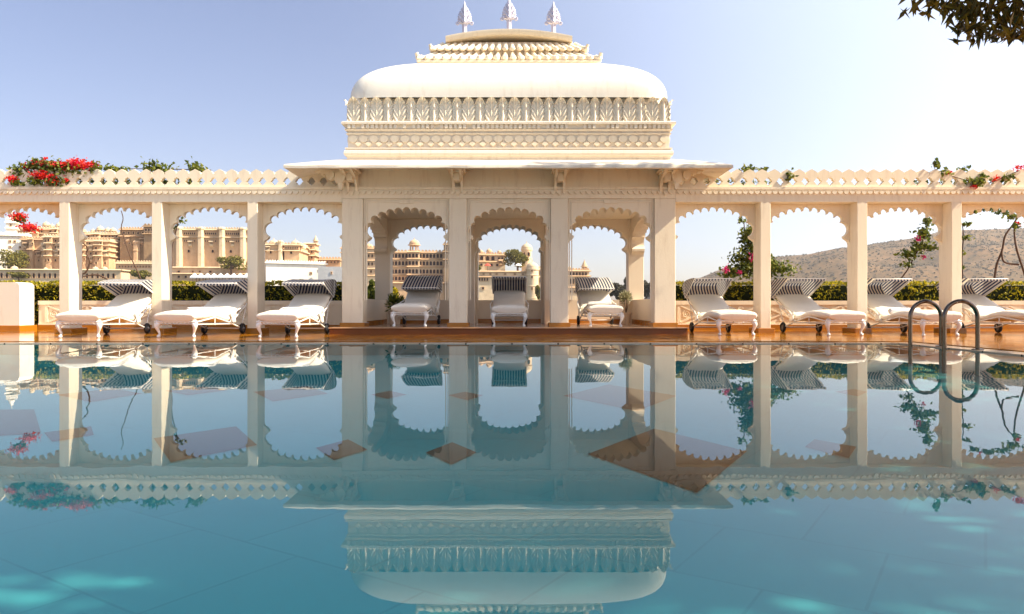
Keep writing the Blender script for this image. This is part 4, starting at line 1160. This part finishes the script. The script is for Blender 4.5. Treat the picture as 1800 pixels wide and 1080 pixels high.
bld('upper palace tier with small roof pavilions in the leftmost arch',24,124,403,312,sa,12,[404,411],[(407.5,3,3.5,False,[53,66,74,88,100,112])],[(52,403,4,'chhatri'),(76,403,5.5,'chhatri'),(86,403,4,'chhatri'),(98,403,5,'chhatri')],trim=cr_,proud=[(58,70,404),(94,103,404)])
bld('low cream waterside arcade behind the left hedge',-30,208,474,284,cr_,8,[475],[(485,4,8,True,R_(-20,200,9))],[(22,474,6,'dome'),(75,474,3.5,'dome'),(160,474,5,'dome'),(176,474,5,'dome')],merlon=0)
# second arch
bld('six-storey tan palace block in the second arch from the left',126,190,424,300,sa,10.5,[425,432,441.5,451],[(428.5,3,3.4,False,R_(136,186,11)),(437,3,4,False,R_(136,186,12)),(446,3,4,False,R_(136,186,12)),(456,2.2,3,False,R_(136,186,8)),(463,3,4,False,R_(136,186,12))],trim=cr_,proud=[(141,153,426),(170,181,426)],jh=[(160,437),(160,456),(185,446),(136,446)])
bld('upper tier above the six-storey block in the second arch from the left',150,206,412,309,sa,12,[413,419],[(416,3,3.6,True,R_(156,204,6))],[(160,412,4,'chhatri'),(172,412,6,'chhatri'),(185,412,5,'chhatri'),(194,412,5,'chhatri')],trim=cr_,proud=[(166,178,413)])
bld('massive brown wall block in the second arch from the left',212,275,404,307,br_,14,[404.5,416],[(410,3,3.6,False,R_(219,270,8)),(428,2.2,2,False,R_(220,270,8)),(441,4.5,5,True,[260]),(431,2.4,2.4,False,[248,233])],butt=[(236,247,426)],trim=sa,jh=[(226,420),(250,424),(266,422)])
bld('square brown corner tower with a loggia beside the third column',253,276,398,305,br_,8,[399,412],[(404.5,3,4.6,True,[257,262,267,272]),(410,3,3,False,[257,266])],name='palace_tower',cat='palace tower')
bld('cream terrace wall below the brown block in the second arch from the left',206,300,463,299,cr_,8,[464],[(469,1.6,2.4,False,R_(212,290,5))],merlon=1)
# third arch
bld('huge buttressed palace wall filling the third arch from the left',300,438,404,300,sa,14,[405,418],[(411,2.2,3.4,False,R_(326,346,3.4)+R_(362,382,3.4)+R_(398,420,3.4)),(424,1.8,3,True,R_(326,346,3.4)+R_(362,382,3.4)+R_(398,420,3.4)),(442,4,4.6,True,[333,374,405]),(441,2.4,4,True,[303])],butt=[(312,322.5,402),(349,359.5,402),(385,395.5,402),(421,431.5,402)],trim=cr_,jh=[(336,429),(372,429),(408,429)])
bld('stone terrace at the foot of the buttressed wall in the third arch',296,445,470,292,cr_,8,[471],[(478,4,3,False,[316,370]),(478,2,3,False,[340,352])],merlon=0)
bld('long low waterside building behind the white awnings in the third arch',296,445,481,288,sa,3,[482],[(487,3,5,False,R_(345,430,8)),(487,4,4,False,[316,328])],merlon=0)
# fourth arch
bld('tan tower block with a rounded roof left of the fourth arch centre',466,494,430,300,sa,14,[431,441.5],[(444,3.6,4.2,False,[476]),(458,2,2.4,False,[474,486])],[(479,430,8,'dome')],butt=[(489,497,425)],trim=cr_,jh=[(472,438)])
bld('tan block with a domed roof and a whitened right side in the fourth arch',500,526,431,300,sa,17,[431.5,441.5,462],[(444.5,4,4.2,False,[512]),(436,1.6,2.4,False,R_(503,524,4))],[(517,431,8,'dome'),(531,434,4.5,'dome')],trim=cr_)
bld('slim tower with tiered balconies and a pointed roof in the fourth arch',536,553,428,318,sa,9,[429,440,450],[(434,2.4,3,False,[541,547]),(443,2.6,3.4,False,[548]),(453,2.6,3.4,False,[548])],[(553,428,4,'spire')],merlon=0,name='palace_tower',cat='palace tower',trim=cr_)
bld('cluster of low tan rooftops behind the white wall in the fourth arch',536,598,456,326,sa,12,[457],[(461,2,3,False,R_(540,594,6))],merlon=1.3)
bld('long bright whitewashed rampart in the fourth arch',470,572,463,293,pw,10,[464],[(475,2,3,False,[560]),(480,2,3,False,[546])],merlon=1.0,rz=24)
bld('grey rampart right of the white one in the fourth arch',559,612,469,288,M['grey'],7,[],[(480,1.5,3,False,[583])],merlon=0)
# pavilion arches
bld('cream palace wing with a white dome in the narrow left side arch of the pavilion',600,664,437,297,cr_,12,[437.5,445,458.5,473,485],[(450,2.8,5,True,R_(612,662,6)),(464,2.8,5,True,R_(612,662,6)),(477.5,2.4,4.2,True,R_(612,662,8))],[(647,437,8,'dome')],trim=sa)
ax=R_(684.5,776,6.05)
bld('four-storey arcaded palace with a central domed pavilion in the left pavilion arch',662,812,444,304,cr_,14,[444.5,456.5,470,484,495.5],[(450.2,4.2,6.6,True,ax),(463.2,4.2,6.6,True,ax),(477.6,4.2,6.6,True,ax),(490,4.2,6.0,True,ax)],[(727.5,441.5,8.5,'chhatri')],merlon=1.4,proud=[(718,738,442)],trim=sa)
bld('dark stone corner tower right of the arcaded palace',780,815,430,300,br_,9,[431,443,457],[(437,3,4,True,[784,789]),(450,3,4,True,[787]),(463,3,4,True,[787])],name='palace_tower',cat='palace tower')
bld('battered stone base wall below the arcaded palace',595,815,497,299,sa,4,[498],[(510,2,2,False,[760,776])],merlon=0)
bld('yellow palace with three tall arches left of the round towers',800,888,448,303,cr_,12,[449,461],[(454.5,5.4,7,True,[835,846.5,857,866.5]),(454.5,3,4,False,[877,883]),(466,4,4,True,[830,838,846,864,874])],[(846,448,3.6,'chhatri'),(860,448,4.5,'chhatri'),(878,448,3.4,'chhatri')],trim=sa,proud=[(840,852,449)],jh=[(880,462)])
bld('long terrace wall with tiny slots in the middle pavilion arch',800,930,477,292,cr_,8,[478,487.5],[(482,3,1.6,False,[850,862,873,888,905,919]),(491.5,2.6,5,False,[843,847.5,852,856.5]),(507,3.4,4,False,[849]),(502,2,3,False,[870,884])],merlon=0,trim=sa)
def rtower(label,x,r,yt,d,mat,wins,rd):
    k=d/F; X=(x-900)*k; Z=lambda y:.49+(540-y)*k; R=r*k; zt=Z(yt)-GZ
    t=thing('round_tower',label,'palace tower',(X,d+R,GZ),0,'palace buildings across the lake')
    mb=MB(); mb.lathe([(R*1.06,0),(R,zt*.5),(R,zt-.8),(R*1.12,zt-.6),(R*1.14,zt),(R*.95,zt+.1)],20)
    for f in (.35,.62,.86): mb.lathe([(R*1.0,zt*f-.3),(R*1.07,zt*f-.2),(R*1.07,zt*f+.1),(R,zt*f+.2)],20,cap=False)
    mb.build('wall',mat,t,smooth=35)
    mb=MB(); D=rd*k; dp=[(D*1.06,0),(D*1.0,.3),(D*1.03,D*.2),(D*.98,D*.45),(D*.82,D*.7),(D*.55,D*.9),(D*.22,D*1.02),(D*.1,D*1.1),(D*.07,D*1.25),(0,D*1.6)]
    mb.lathe(dp,24,(0,0,zt+.05)); mb.build('dome',mat,t,smooth=40)
    for (yy,w,h,xs) in wins:
        me=winmesh(w*k,h*k,True)
        for xx in xs:
            dx=(xx-x)*k; put(me,'window',t,(dx,-sqrt(max(0,R*R-dx*dx))-.02,Z(yy)-GZ))
rtower('tall domed round tower above the big tree in the middle pavilion arch',926,9,438,312,cr_,[(447,4,6,[922,929]),(456,2,3,[926])],9.5)
rtower('broad round bastion with a white dome, lower of the two in the middle pavilion arch',936,11,472,290,cr_,[(475.5,2.6,3.4,[935]),(487,2.6,3.4,[935]),(507,2,5,[935])],10.5)
bld('cream palace wing half hidden right of the round bastion',946,1004,473,300,cr_,10,[474,488],[(480,3,5,True,[950,956,964,972]),(494,3,5,True,[950,956,964])],merlon=1.2)
bld('end wing of the palace with a spired roof pavilion, seen in the right pavilion arch',985,1036,476,298,cr_,10,[477,486,506],[(481.5,3,5,True,R_(1003,1034,5.4)),(495,2.4,9,True,R_(1003,1034,5.4)),(513,2,3,False,R_(1003,1034,7))],[(1010,476,4,'dome'),(1019,476,3,'dome'),(1029,475,5,'spire')],trim=sa)
# awnings and terrace umbrellas
for i in range(9):
    x=342+11.5*i; k=283.5/F; X=(x-900)*k; z=.49+(540-487)*k
    t=thing('awning','white pointed awning in the row below the buttressed palace wall','awning',(X,283.5,GZ),0,'white awnings by the lake')
    mb=MB(); w=1.28; zz=z-GZ
    mb.add([(-w,-w,zz),(w,-w,zz),(w,w,zz),(-w,w,zz),(0,0,zz+1.5),(-w,-w,zz-.5),(w,-w,zz-.5),(w,w,zz-.5),(-w,w,zz-.5)],[(0,1,4),(1,2,4),(2,3,4),(3,0,4),(5,6,1,0),(6,7,2,1),(7,8,3,2),(8,5,0,3)]); mb.build('canvas',M['tent'],t)
    mb=MB()
    for a,c in ((-1,-1),(1,-1),(1,1),(-1,1)): mb.box(a*w*.93-.06,a*w*.93+.06,c*w*.93-.06,c*w*.93+.06,0,zz-.3)
    mb.build('pole',M['bark'],t)
for (x,y,m_,lab) in ((857,464,'redcloth','red umbrella on the palace terrace in the middle pavilion arch'),(911,467,'tent','white umbrella on the palace terrace in the middle pavilion arch')):
    k=294/F; t=thing('umbrella',lab,'umbrella',((x-900)*k,294,.49+(540-477)*k))
    mb=MB(); mb.lathe([(1.5,2.2),(1.1,2.6),(.5,3.0),(0,3.2)],8); mb.build('canopy',M[m_],t)
    mb=MB(); mb.tube([(0,0,0),(0,0,2.6)],.08,6); mb.build('pole',M['bark'],t)

# ------------------------------------------------------------------ trees across the water
def tree(label,x,y,rx,ry,d,n,mat,zb=GZ,name='tree',group='trees among the palace buildings',seed=1,L=None,clumps=12):
    k=d/F; c=px(x,y,d); RX,RZ=rx*k,ry*k; r=random.Random(seed); L=L or 3.6*k; n=int(n*1.5)
    t=thing(name,label,'tree',(c.x,d,zb),0,group); T=Matrix.Translation((-c.x,-d,-zb))
    mb=MB(); mb.T=T; w=RX*.07
    mb.tube(interp([(c.x+RX*.1,d,zb),(c.x+RX*.04,d,zb+(c.z-zb)*.5),(c.x,d,c.z)],3),[w*1.3,w*1.15,w,w*.9,w*.8,w*.7,w*.6],7)
    for i in range(5):
        a=2*pi*i/5+.4; mb.tube([(c.x,d,c.z-RZ*.7),(c.x+RX*.35*cos(a),d+RX*.35*sin(a),c.z-RZ*.15),(c.x+RX*.7*cos(a),d+RX*.6*sin(a),c.z+RZ*.25)],[w*.6,w*.4,w*.2],6)
    mb.build('trunk',M['bark'],t,smooth=60)
    lb=LB(); lb.T=T
    for i in range(clumps):
        v=Vector((r.gauss(0,1),r.gauss(0,1),r.gauss(0,.9))).normalized()*r.uniform(.35,.8)
        cc=c+Vector((v.x*RX,v.y*RX*.8,v.z*RZ)); s=r.uniform(.28,.45)
        lb.cloud(cc,(RX*s,RX*s,RZ*s*1.05),n//clumps,L,L*.7,rnd=r,hollow=.5)
    lb.build('crown',mat,t)
tree('spreading green tree in front of the white fort in the leftmost arch',26,458,33,19,289,1800,M['fartree'],seed=31,clumps=16)
tree('low wide green tree before the white arcade in the leftmost arch',33,483,22,6,281,700,M['fartree'],seed=32)
tree('round green tree below the brown block in the second arch',247,482,17,12,285,900,M['fartree'],seed=33)
tree('open-crowned tree in front of the buttressed wall in the third arch',406,464,27,14,287,900,M['fartree'],seed=34,clumps=14)
tree('big dense tree on the palace terrace left of the round tower',908,453,23,17,299,2000,M['fartree'],zb=.49+(540-477)*299/F,seed=35,clumps=16)
tree('dark tree beside the yellow palace, at the left of the middle arch',838,470,8,9,296,500,M['fartree'],seed=36)
tree('small tree at the foot of the round bastion in the middle arch',947,512,7,13,280,500,M['fartree'],seed=37)
tree('dark bushy tree just outside the left side arch of the pavilion',652,514,15,24,24,1500,M['vine'],zb=-1,name='bushy_tree',group='trees behind the pavilion',seed=38,L=.10)
tree('lighter bushy tree outside the left pavilion arch, next to the dark one',690,519,14,18,26,1300,M['hedge'],zb=-1,name='bushy_tree',group='trees behind the pavilion',seed=39,L=.09)
for i,(x,y,rx,ry) in enumerate(((1062,507,17,14),(1088,512,22,19),(1113,508,20,21),(1135,505,17,18),(1155,506,18,18),(1175,512,18,15))):
    tree(['small dark tree at the left end of the lakeside row','second dark tree from the left in the lakeside row','dark tree behind the potted plant in the lakeside row','dark tree right of the pavilion back column','dark tree seen through the right side arch of the pavilion','dark tree at the right end of the lakeside row'][i],x,y,rx,ry,222+4*(i%3),1500,M['darktree'],zb=-4,group='dark lakeside trees',seed=50+i,L=.75)
b=MB(); b.box(15,75,226,262,-4.1,-2.2); structure(b.build('wooded_shore_land',M['land']))

# ------------------------------------------------------------------ hazy air over the lake
b=MB(); b.box(-3200,3200,-40,2600,-5.2,420)
m,N,L=newmat('warm_haze'); pv=N.new('ShaderNodeVolumePrincipled'); pv.inputs['Color'].default_value=(.93,.90,.87,1); pv.inputs['Density'].default_value=.00014; pv.inputs['Anisotropy'].default_value=.35
o=N.new('ShaderNodeOutputMaterial'); L.new(pv.outputs[0],o.inputs['Volume'])
tag(b.build('haze',m),kind='stuff')
